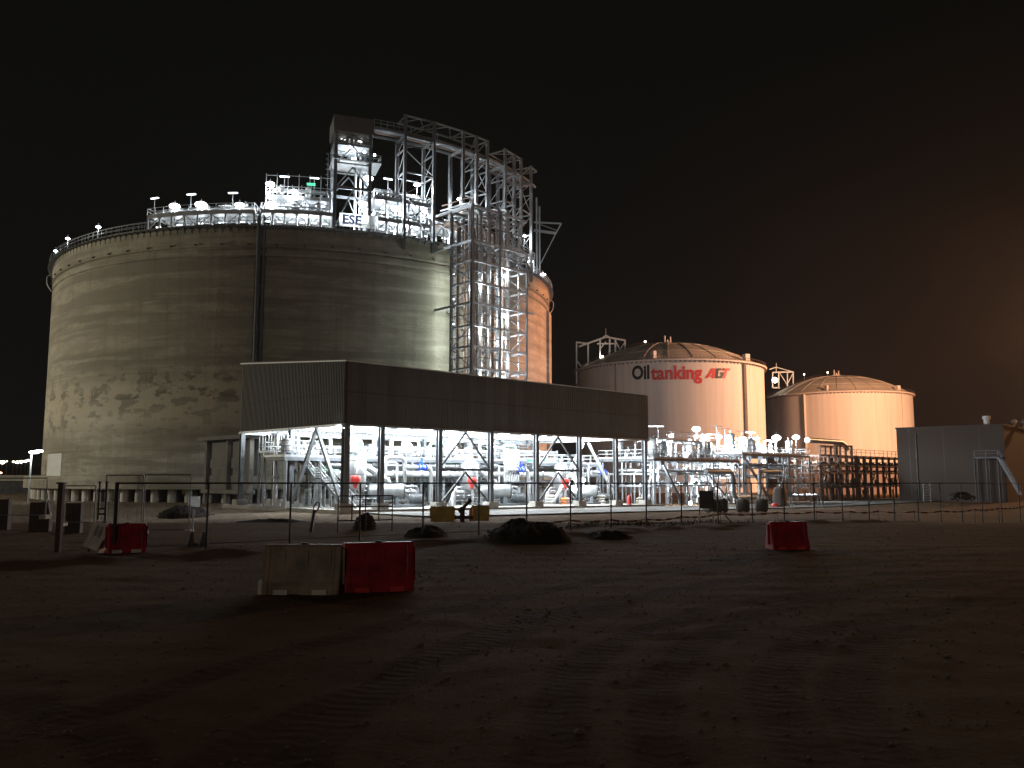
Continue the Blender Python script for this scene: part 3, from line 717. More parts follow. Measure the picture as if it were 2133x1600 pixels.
for s in (0, Dp):
    for z0, z1 in ((ZR+.4, Z2), (Z2, Z2+(Z1-Z2)*.52), (Z2+(Z1-Z2)*.52, Z1), (Z1, zc)):
        mb.beam(LP(.2, s, z0+.2), LP(W/2, s, z1-.25), .17); mb.beam(LP(W-.2, s, z0+.2), LP(W/2, s, z1-.25), .17)
for a in (0, W):
    for z0, z1 in ((ZR+.4, Z2), (Z2, (Z1+Z2)/2), ((Z1+Z2)/2, Z1)): mb.beam(LP(a, .2, z0), LP(a, Dp-.2, z1), .13)
mb.build('brace', DSTEEL, lift)
mb = MB()
for s in (0, Dp): mb.beam(LP(.2, s, (Z1+Z2)/2+.4), LP(W-.2, s, (Z1+Z2)/2+.4), .14, .2)
mb.build('tie_beam', STEEL, lift)
mb = MB(); mb.box(LP(W/2+.6, Dp/2, Z1-2.6), (W+2.2, Dp+1.0, .14), ea); mb.box(LP(W/2, Dp/2, Z1+.1), (W+.6, Dp+.5, .12), ea); mb.build('deck', WSTEEL, lift)
mb = MB(); mb.rail([LP(-.5, -.4, Z1-2.5), LP(W+1.6, -.4, Z1-2.5), LP(W+1.6, Dp+.4, Z1-2.5)], 1.1, 1.3, .045); mb.rail([LP(-.2, -.3, Z1+.2), LP(W+.2, -.3, Z1+.2)], 1.1, 1.2, .045); mb.build('handrail', WSTEEL, lift)
mb = MB()
for a in (-.9, -.35): mb.tube(LP(a, Dp/2, ZR+.1), LP(a, Dp/2, Z1-1), .045, 5)
for i in range(44): z = ZR+.4+i*.33; mb.tube(LP(-.9, Dp/2, z), LP(-.35, Dp/2, z), .025, 4) if z < Z1-1 else None
for i in range(16): z = ZR+2.4+i*.85; mb.path([LP(-.95, Dp/2-.3, z), LP(-1.25, Dp/2, z), LP(-.95, Dp/2+.3, z)], .03, 4) if z < Z1-1 else None
mb.build('caged_ladder', DSTEEL, lift)
mb = MB()
for a in (W*.66, W*.8): mb.tube(LP(a, Dp*.6, ZR), LP(a, Dp*.6, zc+.3), .2, 8)
mb.tube(LP(W*.5, Dp*.5, Z1-.1), LP(W*.5, Dp*.5, zc), .5, 10)
mb.build('riser_pipe', SILVER, lift)
mb = MB()
for a in (W*.25, W*.5, W*.75): mb.box(LP(a, Dp*.45, zc-.3), (.7,.3,.12), ea)
mb.build('lamp_tube', LEDT, lift)
for a, s, z in ((W*.5, Dp*.5, zc-.9), (W*.5, Dp*.5, Z1-1.3), (W*.5, Dp*.45, Z2-1.6), (W*.4, Dp*.5, ZR+1.2)): lamp(LP(a, s, z), 700, parent=lift)
mb = MB()
for a, s, z in ((W*.82, -.2, Z1-1.0), (W+.7, .3, Z1-1.1), (W*.5,.1,Z1-2.2)): mb.ball(LP(a, s, z), .22, 8)
mb.build('bulb', LED, lift)
# banner with blue letters
bA, bB = TH(707, ZR+2, TR+.4), TH(788, ZR+2, TR+.4); qa, qb = TP(bA, TR+.32, 0), TP(bB, TR+.32, 0); bx = (qb-qa).normalized(); ba = math.atan2(bx.y, bx.x); bn = Vector((bx.y, -bx.x, 0)); BW = (qb-qa).length
z1 = zat(747, 447, *((qa+qb)/2).xy); z0 = zat(747, 474, *((qa+qb)/2).xy)
ban = thing('banner', 'white banner with blue letters tied to the rim rail below the lift tower', 'banner', (qa.x, qa.y, z0))
mb = MB(); c_ = (qa+qb)/2; h_ = Vector((0,0,z0)); k_ = Vector((0,0,z1)); mb.add([qa+h_, qb+h_, qb+k_, qa+k_], [(0,1,2,3)]); mb.build('sheet', SHEETM, ban)
def text_mesh(body, size, m, parent, place, bold=.02, shear=0.0, name='lettering', depth=.0):
    cu = bpy.data.curves.new('lettering', 'FONT'); cu.body = body; cu.size = size; cu.offset = bold*size; cu.shear = shear; cu.resolution_u = 3; cu.extrude = depth
    o = bpy.data.objects.new('tmp', cu); C.objects.link(o); dg = bpy.context.evaluated_depsgraph_get(); me = bpy.data.meshes.new_from_object(o.evaluated_get(dg))
    bpy.data.objects.remove(o)
    mb = MB(); xs_ = [v.co.x for v in me.vertices]
    mb.add([place(v.co.x, v.co.y) for v in me.vertices], [tuple(p.vertices) for p in me.polygons])
    mb.build(name, m, parent); return max(xs_)
def plb(x, y):
    q = qa+bx*(.45+x)+bn*.045; return Vector((q.x, q.y, z0+.42+y))
text_mesh('ESE', 2.0, LOGOBLUE, ban, plb, .035)
# ---------------------------------------------------------------- tall portals and the curved pipe bridge around the rim
ZP = 59.6; ZL = ZP-3.0
def ex_px(px, r, z=ZP): return TH(px, z, r)
pipe_bridge = thing('pipe_bridge', 'long steel truss bridge carrying pipes high round the tank rim from the lift tower', 'pipe bridge', TP(TH(960), TR, ZR))
th0 = ex_px(779, TR, ZP-1.2); ths = [ex_px(x, TR+.3) for x in (845, 905, 965, 1015, 1052, 1085, 1106, 1117)]
RI, RO = TR-3.2, TR+.3
allp = [th0]+ths
mb = MB(); mb2 = MB(); mb3 = MB()
for i, (a, b) in enumerate(zip(allp[:-1], allp[1:])):
    if i > 0 and i % 2 == 1 or i in (2,):
        for r in (RI, RO): mb.beam(TP(a, r, ZP), TP(b, r, ZP), .24, .24)
        mid = (a+b)/2
        mb2.beam(TP(a, RI, ZP), TP(mid, RO, ZP), .13); mb2.beam(TP(mid, RO, ZP), TP(b, RI, ZP), .13)
        mb2.beam(TP(a, RO, ZP-.1), TP(a, RI, ZP-.1), .2)
        mb2.beam(TP(b, RO, ZP-.1), TP(b, RI, ZP-.1), .2); mb2.beam(TP(mid, RI, ZP-.12), TP(mid, RI, ZL), .12)
    for r in (RI+.2, RO-.2): mb.beam(TP(a, r, ZL), TP(b, r, ZL), .3, .34)
    mb.beam(TP(a, RI, ZL-.05), TP(a, RO, ZL-.05), .22)
mb.build('chord', STEEL, pipe_bridge); mb2.build('lacing', STEEL, pipe_bridge)
for k, (r, rad) in enumerate(((RI+.7,.28),(RI+1.5,.36),(RI+2.4,.24),(RI+3.0,.16))):
    mb3 = MB(); P_ = []
    for a, b in zip(allp[:-1], allp[1:]): P_ += [TP(a+(b-a)*j/4, r, ZL+.2+rad) for j in range(4)]
    P_.append(TP(allp[-1], r, ZL+.2+rad)); mb3.path(P_, rad, 8, .3); mb3.build('pipe', SILVER if k % 2 else RUST, pipe_bridge)
mb = MB(); a, b = th0, ths[0]; mb.rail([TP(a+(b-a)*j/5, RO+.1, ZL+.2) for j in range(6)], 1.1, 1.5, .045); mb.build('handrail', WSTEEL, pipe_bridge)
pn = ['first tall braced portal right of the lift tower','second portal right of the lift tower, a plain tall pair of columns','braced portal standing behind the pipe tower, left one','braced portal standing behind the pipe tower, right one','braced portal at the right shoulder of the tank']
pairs = [(ths[0], ths[1], True, pn[0]), (ths[2], ths[2], False, pn[1]), (ex_px(990, TR), ths[3], True, pn[2]), (ths[4], ex_px(1068, TR), True, pn[3]), (ths[5], ths[6], True, pn[4])]
for a, b, br, lb in pairs:
    o = thing('portal_frame', lb, 'portal frame', TP((a+b)/2, TR-1.5, ZR), 'tall portal frames under the pipe bridge')
    zb = ZR-.5
    for t in ([a, b] if b != a else [a]):
        mb = MB(); rd = TP(t, 1, 0)-TC; mb.hbeam(TP(t, RO, ZR-2.2), TP(t, RO, ZP+.15), .46, rd); mb.build('outer_column', STEEL, o)
        mb = MB(); mb.hbeam(TP(t, RI, ZR+.1), TP(t, RI, ZL-.2), .5, rd); mb.build('inner_column', STEEL, o)
    mb = MB()
    lv = [ZR+2.6, ZR+6.6, ZR+10.4, ZR+14.2, ZL-.3]
    for t in ([a, b] if b != a else [a]):
        for z in (lv if br else lv[-1:]): mb.beam(TP(t, RI, z), TP(t, RO, z), .18, .22)
        if not br: continue
        for z0_, z1_ in zip(lv[:-1], lv[1:]): mb.beam(TP(t, RI, z0_+.1), TP(t, RO, z1_-.1), .10)
    if br:
        for r in (RO, RI):
            for z in lv[2::2]+[lv[-1]]: mb.beam(TP(a, r, z), TP(b, r, z), .15, .2)
            m_ = (a+b)/2
            for j, (z0_, z1_) in enumerate(zip(lv[:-1], lv[1:])):
                if r == RO: mb.beam(TP(a if j % 2 else b, r, z0_+.1), TP(b if j % 2 else a, r, z1_-.15), .12)
            mb.beam(TP(a, r, ZL), TP(b, r, ZP), .13)
        mb.beam(TP(a, RO, ZR+.2), TP((a+b)/2, RO, ZR+2.5), .14); mb.beam(TP(b, RO, ZR+.2), TP((a+b)/2, RO, ZR+2.5), .14)
    mb.build('bracing', STEEL, o)
# outrigger bracket at the right limb
o = thing('outrigger', 'triangular steel bracket sticking out over the right edge of the tank top', 'bracket', TP(R_(74), TR, ZR))
Yb = TP(R_(74), TR, 0).y; zc_ = lambda x, y, dy=0: at(x, y, Yb+dy)
mb = MB()
for dy in (0, 3.5):
    A, B, Cc, D_, E_ = zc_(1112,463,dy), zc_(1169,466,dy), zc_(1158,486,dy), zc_(1112,480,dy), zc_(1124,553,dy)
    mb.beam(A, B, .25, .3); mb.beam(B, Cc, .25); mb.beam(D_, Cc, .3, .5); mb.beam(A, zc_(1160,480,dy), .12); mb.beam(Cc, E_, .18)
mb.beam(zc_(1169,466,0), zc_(1169,466,3.5), .25); mb.beam(zc_(1158,486), zc_(1158,486,3.5), .25); mb.build('frame', STEEL, o)
mb = MB()
for px in (1118, 1124): p = at(px, 520, Yb-1); mb.beam(Vector((p.x, p.y, ZR-3)), Vector((p.x, p.y, zat(px, 412+(px-1118)*3, p.x, p.y))), .34)
mb.build('mast', STEEL, o)
# ---------------------------------------------------------------- pipe tower between hall and tank
PO = at(983, 700, 125.0); PO.z = 0; PL, PS = 11.9, 4.9
pt = thing('pipe_tower', 'tall open steel tower full of vertical silver pipes in front of the concrete tank', 'pipe tower', (PO.x, PO.y, -1.9))
zPT = zat(983, 425, PO.x, PO.y)
def PP(a, s, z): q = PO+U*a+V*s; return Vector((q.x, q.y, z))
lvz = [zat(983, y, PO.x, PO.y) for y in (765, 720, 676, 629, 585, 541, 500, 428)]; lvz = [4, 9.5]+lvz
for a in (0, PL*.5, PL):
    for s in (0, PS):
        mb = MB(); mb.hbeam(PP(a, s, -2), PP(a, s, zPT if a < PL else lvz[-2]), .36 if a == 0 else .26, U); mb.build('column', DSTEEL, pt)
for i, z in enumerate(lvz):
    mb = MB(); ext = 1.7 if i in (5, 8) else 0
    top = i == len(lvz)-1
    for s in (0, PS): mb.beam(PP(0, s, z), PP(PL+(ext if i == 5 else 0), s, z), .22, .34)
    for a in (0, PL*.5, PL): mb.beam(PP(a, 0, z-.02), PP(a, PS, z-.02), .2, .3)
    if i in (5, 8): mb.beam(PP(0, 0, z), PP(0, PS+4.2, z-.02), .26, .36); mb.beam(PP(2.2, PS, z), PP(2.2, PS+4, z), .2, .3)
    mb.build('floor_beam', STEEL, pt)
mb = MB()
for z0, z1 in zip(lvz[:-1], lvz[1:]):
    z = (z0+z1)/2
    for s in (0, PS): mb.beam(PP(0, s, z), PP(PL, s, z), .09, .12)
    mb.beam(PP(0, 0, z), PP(0, PS, z), .1, .14); mb.beam(PP(PL*.5, 0, z), PP(PL*.5, PS, z), .1, .12)
mb.build('secondary_rail', DSTEEL, pt)
mb = MB()
for i, (z0, z1) in enumerate(zip(lvz[:-1], lvz[1:])):
    f = i % 2
    mb.beam(PP(0, PS*f, z0), PP(0, PS*(1-f), z1), .13); mb.beam(PP(PL, PS*f, z0), PP(PL, PS*(1-f), z1), .11)
    mb.beam(PP(PL*.5*f, 0, z0), PP(PL*.5*(1-f), 0, z1), .07)
    if i % 2: mb.beam(PP(PL*.5*(1+f), 0, z0), PP(PL*.5*(2-f), 0, z1), .07)
    mb.beam(PP(.0, PS, z0), PP(PL*.5, PS, z1), .1)
mb.build('brace', DSTEEL, pt)
mb = MB(); mb.beam(PP(0, 0, zPT), PP(0, PS+5.5, zPT+.0), .3, .4); mb.beam(PP(3, 0, zPT-.1), PP(3, PS+5, zPT-.1), .3, .4); mb.beam(PP(0, PS+2, zPT-1.6), PP(0, PS+5.4, zPT-.2), .2); mb.beam(PP(0, PS+.1, zPT-3.4), PP(0, PS+5.5, zPT-.1), .16)
mb.beam(PP(0,PS+5.4,zPT), PP(3,PS+5,zPT), .2); mb.build('head_beam', STEEL, pt)
pipes = [(.75,.10,RUST,0),(1.3,.16,SILVER,38),(2.0,.12,RUST,39),(2.75,.34,SILVER,38.5),(3.45,.14,SILVER,40),(3.95,.22,RUST,40),(4.6,.32,SILVER,37.5),(5.3,.16,SILVER,0),(6.3,.18,RUST,0),(6.95,.36,SILVER,39),(7.65,.16,RUST,41),(8.15,.20,SILVER,40),(8.8,.30,SILVER,38),(9.4,.14,RUST,40),(10.3,.16,RUST,39.5),(11.2,.14,SILVER,39.5)]
for i, (a, r, m_, zt) in enumerate(pipes):
    zt = 42.6-(i % 4)*.5; o = thing('riser_pipe', f'{["silver","brownish"][m_ is RUST]} vertical pipe inside the pipe tower, {ORD[i]} from the left', 'pipe', PP(a, 1.2, -1.9), 'vertical pipes in the pipe tower')
    s = 1.2+(i % 3)*1.0
    mb = MB(); mb.path([PP(a, s, -1.9), PP(a, s, zt+3), PP(a, s+7, zt+3.2)], r, 10, 1.2); mb.build('run', m_, o)
    mb = MB()
    for z in [5+j*4.1+(i % 3)*.5 for j in range(9)]: mb.tube(PP(a, s, z), PP(a, s, z+.14), r*1.14+.03, 10)
    mb.build('band', STEEL, o)
for i in range(7):  # brown back row added to fill the gaps and hide the lit wall
    a = .9+i*1.55; o = thing('filler_riser', f'thick brownish filler pipe in the back row of the pipe tower, {ORD[i]} from the left', 'pipe', PP(a, 4.2, -1.9), 'back row of thick filler pipes')
    mb = MB(); mb.path([PP(a, 4.2, -1.9), PP(a, 4.2, 42.2), PP(a, 10, 43)], .36, 12, 1.2); mb.build('run', RUST, o)
    mb = MB()
    for z in range(4, 42, 5): mb.tube(PP(a, 4.2, z), PP(a, 4.2, z+.18), .42, 12)
    mb.build('band', DSTEEL, o)
# ladder with cage and cable tray on the tower's back, left face
o = thing('caged_ladder', 'caged ladder climbing the left side of the pipe tower', 'ladder', PP(-.3, PS-.9, -1.9))
mb = MB()
for s in (PS-1.5, PS-.8): mb.tube(PP(-.25, s, -1.9), PP(-.25, s, 40), .045, 5)
for j in range(110): z = -1.5+j*.37; mb.tube(PP(-.25, PS-1.5, z), PP(-.25, PS-.8, z), .022, 4)
mb.build('rungs_and_stiles', STEEL, o)
mb = MB()
for j in range(33): z = 1+j*1.15; mb.path([PP(-.25, PS-1.6, z), PP(-.9, PS-1.55, z), PP(-.9, PS-.75, z), PP(-.25, PS-.7, z)], .03, 4)
for q in ((-.9, PS-1.5), (-.9, PS-.8), (-.95, PS-1.15)): mb.beam(PP(q[0], q[1], 1), PP(q[0], q[1], 38), .04)
mb.build('cage', STEEL, o)
o = thing('cable_ladder', 'rusty cable ladder rising behind the right half of the pipe tower', 'cable ladder', PP(10.6, PS+.5, -1.9))
mb = MB()
for a in (9.7, 11.3): mb.beam(PP(a, PS+.6, -1.9), PP(a, PS+.6, 38), .08, .2)
for j in range(66): z = -1+j*.6; mb.beam(PP(9.7, PS+.6, z), PP(11.3, PS+.6, z), .05, .12)
mb.build('rails_and_rungs', RUST, o)
mb = MB(); mb.box(PP(10.5, PS+.75, 18), (1.35, .12, 38), HA); mb.build('cables', BLACKP, o)
for i, (px, py) in enumerate(((1050,575),(1050,657),(1047,705),(1045,786))):
    for j in (0, 1): lamp(PP(2.2+5.4*j, .5, 10+i*7.2+j*3), 800, rad=.4, name='tower_fill_light')  # unseen point lights added to brighten the pipes
    q = PP(line_t(PP(0, 2.6, 0), U, px), 2.6, 0); q.z = zat(px, py, q.x, q.y)
    flood(f'{["topmost","second","third","lowest"][i]} floodlight among the pipes of the pipe tower', q, .32, 1300, grp='floodlights inside the pipe tower')
# lights between the tower and the tank wash the concrete
for i, z in enumerate((34, 30, 26, 22, 18, 14)):
    q = PP(.9, PS+.6, z); flood(f'{ORD[i]} wall lamp from the top behind the pipe tower, washing the concrete', q, .16, 410, off=(-.5,.5,-.3), grp='wall lamps behind the pipe tower', col=(.86,1,.92))
    o = bpy.data.objects[-1] if False else None
# brackets from tower to the tank wall
o = thing('tower_tie', 'long dark bracket from the pipe tower to the tank wall, upper one', 'bracket', PP(0, PS, lvz[8]))
mb = MB(); mb.beam(PP(0, PS+4.3, lvz[8]), PP(-1.5, PS+6.5, lvz[8]), .2, .3); mb.beam(PP(0, PS+4, lvz[8]-.3), PP(-3, PS+8, lvz[8]-.2), .12); mb.build('arm', DGREY, o)
# ================================================================ open-sided compressor hall
C0 = HP(0,0,0)
zB = zat(717, 882, HC.x, HC.y); zT = zat(717, 751, HC.x, HC.y)
tE = line_t(HC, U, 1352); sE = line_t(HC, V, 498)
rl = HP(0, sE, 0); zTb = zat(501, 757, rl.x, rl.y)
hall = thing('compressor_hall', 'open-sided brightly lit hall with dark corrugated sheet cladding above steel columns', 'hall', (HC.x, HC.y, -1.5))
CLADF = sheet_mat('dark_sheet_cladding', (.165,.16,.148), .6); CLADG = sheet_mat('darkened_sheet_cladding', (.048,.043,.036), .6)  # same sheeting, gable tone darkened against the yard mast's light
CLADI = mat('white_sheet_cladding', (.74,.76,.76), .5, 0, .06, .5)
def corr(p0, p1, z0, z1a, z1b, per, dep, nrm):
    mb = MB(); L = (p1-p0).length; d = (p1-p0)/L; n = int(L/per); vs = []
    for i in range(n+1):
        for f, o in ((0,0),(.34,0),(.44,1),(.9,1)):
            q = min(L, (i+f)*L/n) if i < n else L
            p = p0+d*q+nrm*(dep*o if i < n else 0)
            zt = z1a+(z1b-z1a)*q/L
            vs += [Vector((p.x, p.y, z0)), Vector((p.x, p.y, zt))]
            if i == n: break
    mb.add(vs, [(2*i, 2*i+2, 2*i+3, 2*i+1) for i in range(len(vs)//2-1)]); return mb
cfr = corr(HP(0,0,0), HP(tE,0,0), zB, zT, zT, .42, .06, -V); cfr.build('front_cladding', CLADF, hall)
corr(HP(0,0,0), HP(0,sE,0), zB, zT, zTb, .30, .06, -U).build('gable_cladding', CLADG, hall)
corr(HP(tE,0,0), HP(tE,sE,0), zB, zT, zTb, .42, .06, U).build('end_cladding', CLADF, hall)
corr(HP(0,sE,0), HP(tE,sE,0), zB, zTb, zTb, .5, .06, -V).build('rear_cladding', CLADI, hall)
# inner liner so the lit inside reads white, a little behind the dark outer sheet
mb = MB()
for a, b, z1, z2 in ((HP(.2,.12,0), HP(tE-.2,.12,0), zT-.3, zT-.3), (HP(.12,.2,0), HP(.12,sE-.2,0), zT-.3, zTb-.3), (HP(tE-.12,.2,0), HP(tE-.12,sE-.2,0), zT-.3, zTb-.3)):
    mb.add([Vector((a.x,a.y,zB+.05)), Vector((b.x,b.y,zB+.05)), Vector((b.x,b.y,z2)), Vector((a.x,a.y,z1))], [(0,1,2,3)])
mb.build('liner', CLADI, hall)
mb = MB(); q = [HP(-.25,-.25,zT+.02), HP(tE+.25,-.25,zT+.02), HP(tE+.25,sE+.25,zTb+.02), HP(-.25,sE+.25,zTb+.02)]
mb.add(q+[v-Vector((0,0,.12)) for v in q], [(0,1,2,3),(7,6,5,4),(0,4,5,1),(1,5,6,2),(2,6,7,3),(3,7,4,0)]); mb.build('roof', CLADI, hall)
mb = MB()
mb.beam(HP(-.12,-.12,zB-.12), HP(tE,-.12,zB-.12), .22, .24); mb.beam(HP(-.12,.1,zB-.12), HP(-.12,sE,zB-.12), .22, .24); mb.beam(HP(0,sE,zB-.12), HP(tE,sE,zB-.12), .3, .4); mb.build('edge_beam', STEEL, hall)
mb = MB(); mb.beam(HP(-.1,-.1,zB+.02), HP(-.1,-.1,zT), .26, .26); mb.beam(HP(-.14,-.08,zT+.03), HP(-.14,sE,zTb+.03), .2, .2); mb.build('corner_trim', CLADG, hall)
cols = [0.0]+[line_t(HC, U, px) for px in (793, 914, 1022, 1117, 1207, 1283)]+[tE-1.0]
gcols = [line_t(HC, V, 605), sE-.5]
def column(t, s, w=.52):
    z0 = fz(t)
    mb = MB(); mb.hbeam(HP(t,s,z0), HP(t,s,zB), w, U, .05); o = mb.build('column', DSTEEL, hall)
    mb = MB(); mb.box(HP(t,s,z0+.12), (1.5,1.1,1.0), HA); mb.build('footing', CONC, hall)
for t in cols: column(t, 0, .62 if t == 0 else .52)
for s in gcols: column(0, s)
for t in cols[1:]: column(t, sE-.4, .45)
def brace(pts, w=.19, name='brace', m=DGREY):  # dark paint stands for the backlit silhouette of the braces
    mb = MB()
    for p, q in zip(pts[:-1], pts[1:]): mb.beam(p, q, w)
    mb.build(name, m, hall)
for i in (2, 4):                                            # two-storey A braces in the front
    a, b = cols[i], cols[i+1]; mid = (a+b)/2; zf = fz(mid); zm = zat(970, 978, *HP(cols[2], 0, 0).xy)
    brace([HP(a+.2,.05,zm+.2), HP(mid,.05,zB-.3), HP(b-.2,.05,zm+.2)]); brace([HP(a+.2,.05,zf+.4), HP(mid,.05,zm-.25), HP(b-.2,.05,zf+.4)])
    brace([HP(a+.2,.0,zm), HP(b-.2,.0,zm)], .28, 'tie_beam', DSTEEL)
a, b = .3, gcols[0]-.3
brace([HP(0,a,fz(0)+.2), HP(0,(a+b)/2+.2,zB-.3), HP(0,b,fz(0)+.2)], .32, m=DSTEEL)
a, b = cols[5]+.5, cols[6]+1
brace([HP(a,5,fz(a)+.3), HP(cols[6]-.8,5,zB-.6), ], .3, m=WSTEEL); brace([HP(cols[6]+.2,5,zB-.6), HP(tE-.8,5,fz(tE)+.3)], .3, m=WSTEEL)
for i in (2, 4):
    a, b = cols[i], cols[i+1]; brace([HP(a,sE-.4,fz(a)), HP((a+b)/2,sE-.4,zB-.2), HP(b,sE-.4,fz(b))], .2)
mb = MB()                                                   # roof trusses and purlins
for t in [.6]+cols[1:]: mb.beam(HP(t,.2,zB+1.0), HP(t,sE-.3,zB+1.2), .2, .5); mb.beam(HP(t,.2,zT-.5), HP(t,sE-.3,zTb-.5), .2, .4)
for s in range(2, 20, 3): mb.beam(HP(.3,s,zT-.2+s*.06), HP(tE-.3,s,zT-.2+s*.06), .12, .2)
mb.build('roof_truss', WSTEEL, hall)
# crane beam
mb = MB(); mb.beam(HP(.5,3,zB+.5), HP(tE-.5,3,zB+.5), .35, .6); mb.beam(HP(.5,17,zB+.5), HP(tE-.5,17,zB+.5), .35, .6); mb.build('crane_rail', STEEL, hall)
# floor slab, sloping with the yard
mb = MB(); tt = [-1.2+i*3 for i in range(19)]; vs = []
for t in tt: vs += [HP(t,-1.0,fz(t)), HP(t,24,fz(t)), HP(t,24,fz(t)-.9), HP(t,-1.0,fz(t)-.9)]
for i in range(len(tt)-1):
    for j in range(4): mb.add([vs[4*i+j], vs[4*i+(j+1) % 4], vs[4*i+4+(j+1) % 4], vs[4*i+4+j]], [(0,1,2,3)])
mb.add(vs[:4], [(0,1,2,3)]); mb.add(vs[-4:], [(3,2,1,0)])
o = mb.build('pavement_slab', CONC); o['kind'] = 'structure'
# road in front
am, nt, b = _new('worn_asphalt'); tc = nd(nt, 'ShaderNodeTexCoord').outputs['Object']
q1 = noise(nt, tc, .25, 5); q2 = noise(nt, tc, 9, 4, .7)
nt.links.new(mixc(nt, ramp(nt, q1, .35, .65), (.14,.135,.125), (.25,.24,.22)), b.inputs['Base Color']); b.inputs['Roughness'].default_value = .8; b.inputs['Specular IOR Level'].default_value = .3
bump(nt, b, q2, .4, .05)
mb = MB(); tt = [1+i*3 for i in range(62)]; vs = []
for t in tt: vs += [HP(t,-1.2,fz(t)-.24), HP(t,-13-.02*t,fz(t)-.24)]
mb.add(vs, [(2*i, 2*i+1, 2*i+3, 2*i+2) for i in range(len(tt)-1)]); struct(mb, 'road', am)
# ---------------------------------------------------------------- stairs
def stair(label, p0, p1, w, side, m=WSTEEL, name='staircase'):
    p0, p1 = Vector(p0), Vector(p1); side = Vector(side).normalized(); o = thing(name, label, 'staircase', p0)
    for k in (0, 1): mb = MB(); mb.beam(p0+side*w*k, p1+side*w*k, .10, .34); mb.build('stringer', m if k else DSTEEL, o)
    mb = MB(); n = max(3, int(abs(p1.z-p0.z)/.24)); d = (p1-p0); dh = Vector((d.x, d.y, 0)).normalized(); an = math.atan2(dh.y, dh.x)
    for i in range(n): q = p0+d*(i+.5)/n+side*w/2; mb.box(q, (.27, w-.12, .05), an)
    mb.build('treads', m, o)
    mb = MB()
    for k in (0, 1):
        a, b = p0+side*w*k, p1+side*w*k; mb.tube(a+Vector((0,0,1.05)), b+Vector((0,0,1.05)), .045, 5); mb.tube(a+Vector((0,0,.6)), b+Vector((0,0,.6)), .035, 5)
        for i in range(6): q = a+(b-a)*i/5; mb.tube(q, q+Vector((0,0,1.05)), .04, 5)
    mb.build('handrail', m, o); return o
def deck_z(px, py, s): t = line_t(HP(0,s,0), U, px); p = HP(t,s,0); return zat(px, py, p.x, p.y)
zP1 = zat(560, 940, *HP(0, 16, 0).xy)
zf0 = fz(0)
stair('lower flight of grey steel stairs behind the gable braces, landing to floor', HP(1.2,1.6,zf0), HP(1.2,6.3,zf0+(zP1-zf0)*.5), 1.3, U)
stair('upper flight of grey steel stairs rising to the deck at the gable end', HP(1.2,7.6,zf0+(zP1-zf0)*.5), HP(1.2,12.4,zP1), 1.3, U)
o = thing('stair_landing', 'small landing between the two stair flights at the gable end', 'landing', HP(2,7,zf0))
mb = MB(); mb.box(HP(1.85,6.95,zf0+(zP1-zf0)*.5), (1.5,1.5,.14), HA); mb.build('deck', DSTEEL, o)
for a in (1.2, 2.5):
    for s in (6.3, 7.6): mb = MB(); mb.tube(HP(a,s,zf0), HP(a,s,zf0+(zP1-zf0)*.5), .09, 6); mb.build('leg', STEEL, o)
def deck_thing(label, t0, t1, s0, s1, z, nleg=4, zfun=fz, rails=(1,1,1,1), m=STEEL, name='service_deck', railm=WSTEEL, sp=1.5, base=HP):
    o = thing(name, label, 'deck', base((t0+t1)/2, s0, zfun((t0+t1)/2)))
    mb = MB(); mb.box(base((t0+t1)/2,(s0+s1)/2,z-.06), (t1-t0, s1-s0, .10), HA); mb.build('grating', m, o)
    mb = MB(); mb.beam(base(t0,s0,z-.3), base(t1,s0,z-.3), .2, .36); mb.beam(base(t0,s1,z-.3), base(t1,s1,z-.3), .2, .36)
    for i in range(nleg): t = t0+.2+(t1-t0-.4)*i/(nleg-1); mb.beam(base(t,s0+.12,z-.32), base(t,s1-.12,z-.32), .18, .28)
    mb.build('edge_beam', DGREY if name == 'process_module' else DSTEEL, o)
    for i in range(nleg):
        t = t0+.2+(t1-t0-.4)*i/(nleg-1)
        for s in (s0, s1): mb = MB(); mb.beam(base(t,s,zfun(t)-.1), base(t,s,z-.48), .26); mb.build('leg', STEEL, o)
    mb = MB(); c = [base(t0,s0,z), base(t1,s0,z), base(t1,s1,z), base(t0,s1,z), base(t0,s0,z)]
    for k in range(4):
        if rails[k]: mb.rail([c[k], c[k+1]], 1.15, sp, .045, kick=True)
    mb.build('handrail', railm, o); return o
deck_thing('high deck with hooped rails at the gable end of the lit hall', .9, 4.6, 12.4, 19.5, zP1, 2)
mb = MB()
for i in range(5): s = 12.8+i*1.4; mb.path([HP(.8,s,zP1), HP(.8,s,zP1+1.9), HP(.8,s+.8,zP1+1.9), HP(.8,s+.8,zP1)], .05, 5, .3)
o = mb.solo('hooped_rail', WSTEEL, 'row of white hoop rails on the high deck at the gable end', 'rail', HP(.8,15,zP1))
zD = deck_z(970, 957, 9)
deck_thing('long upper service deck through the left half of the lit hall', cols[1]-6, cols[3], 9, 13.5, zD, 6)
deck_thing('long upper service deck through the right half of the lit hall', cols[3]+.3, cols[5]-.5, 9, 13.5, zD, 6)
deck_thing('deck under the right bays of the lit hall, next to the end column', cols[5], tE-1, 8.5, 13, zD-.25, 4)
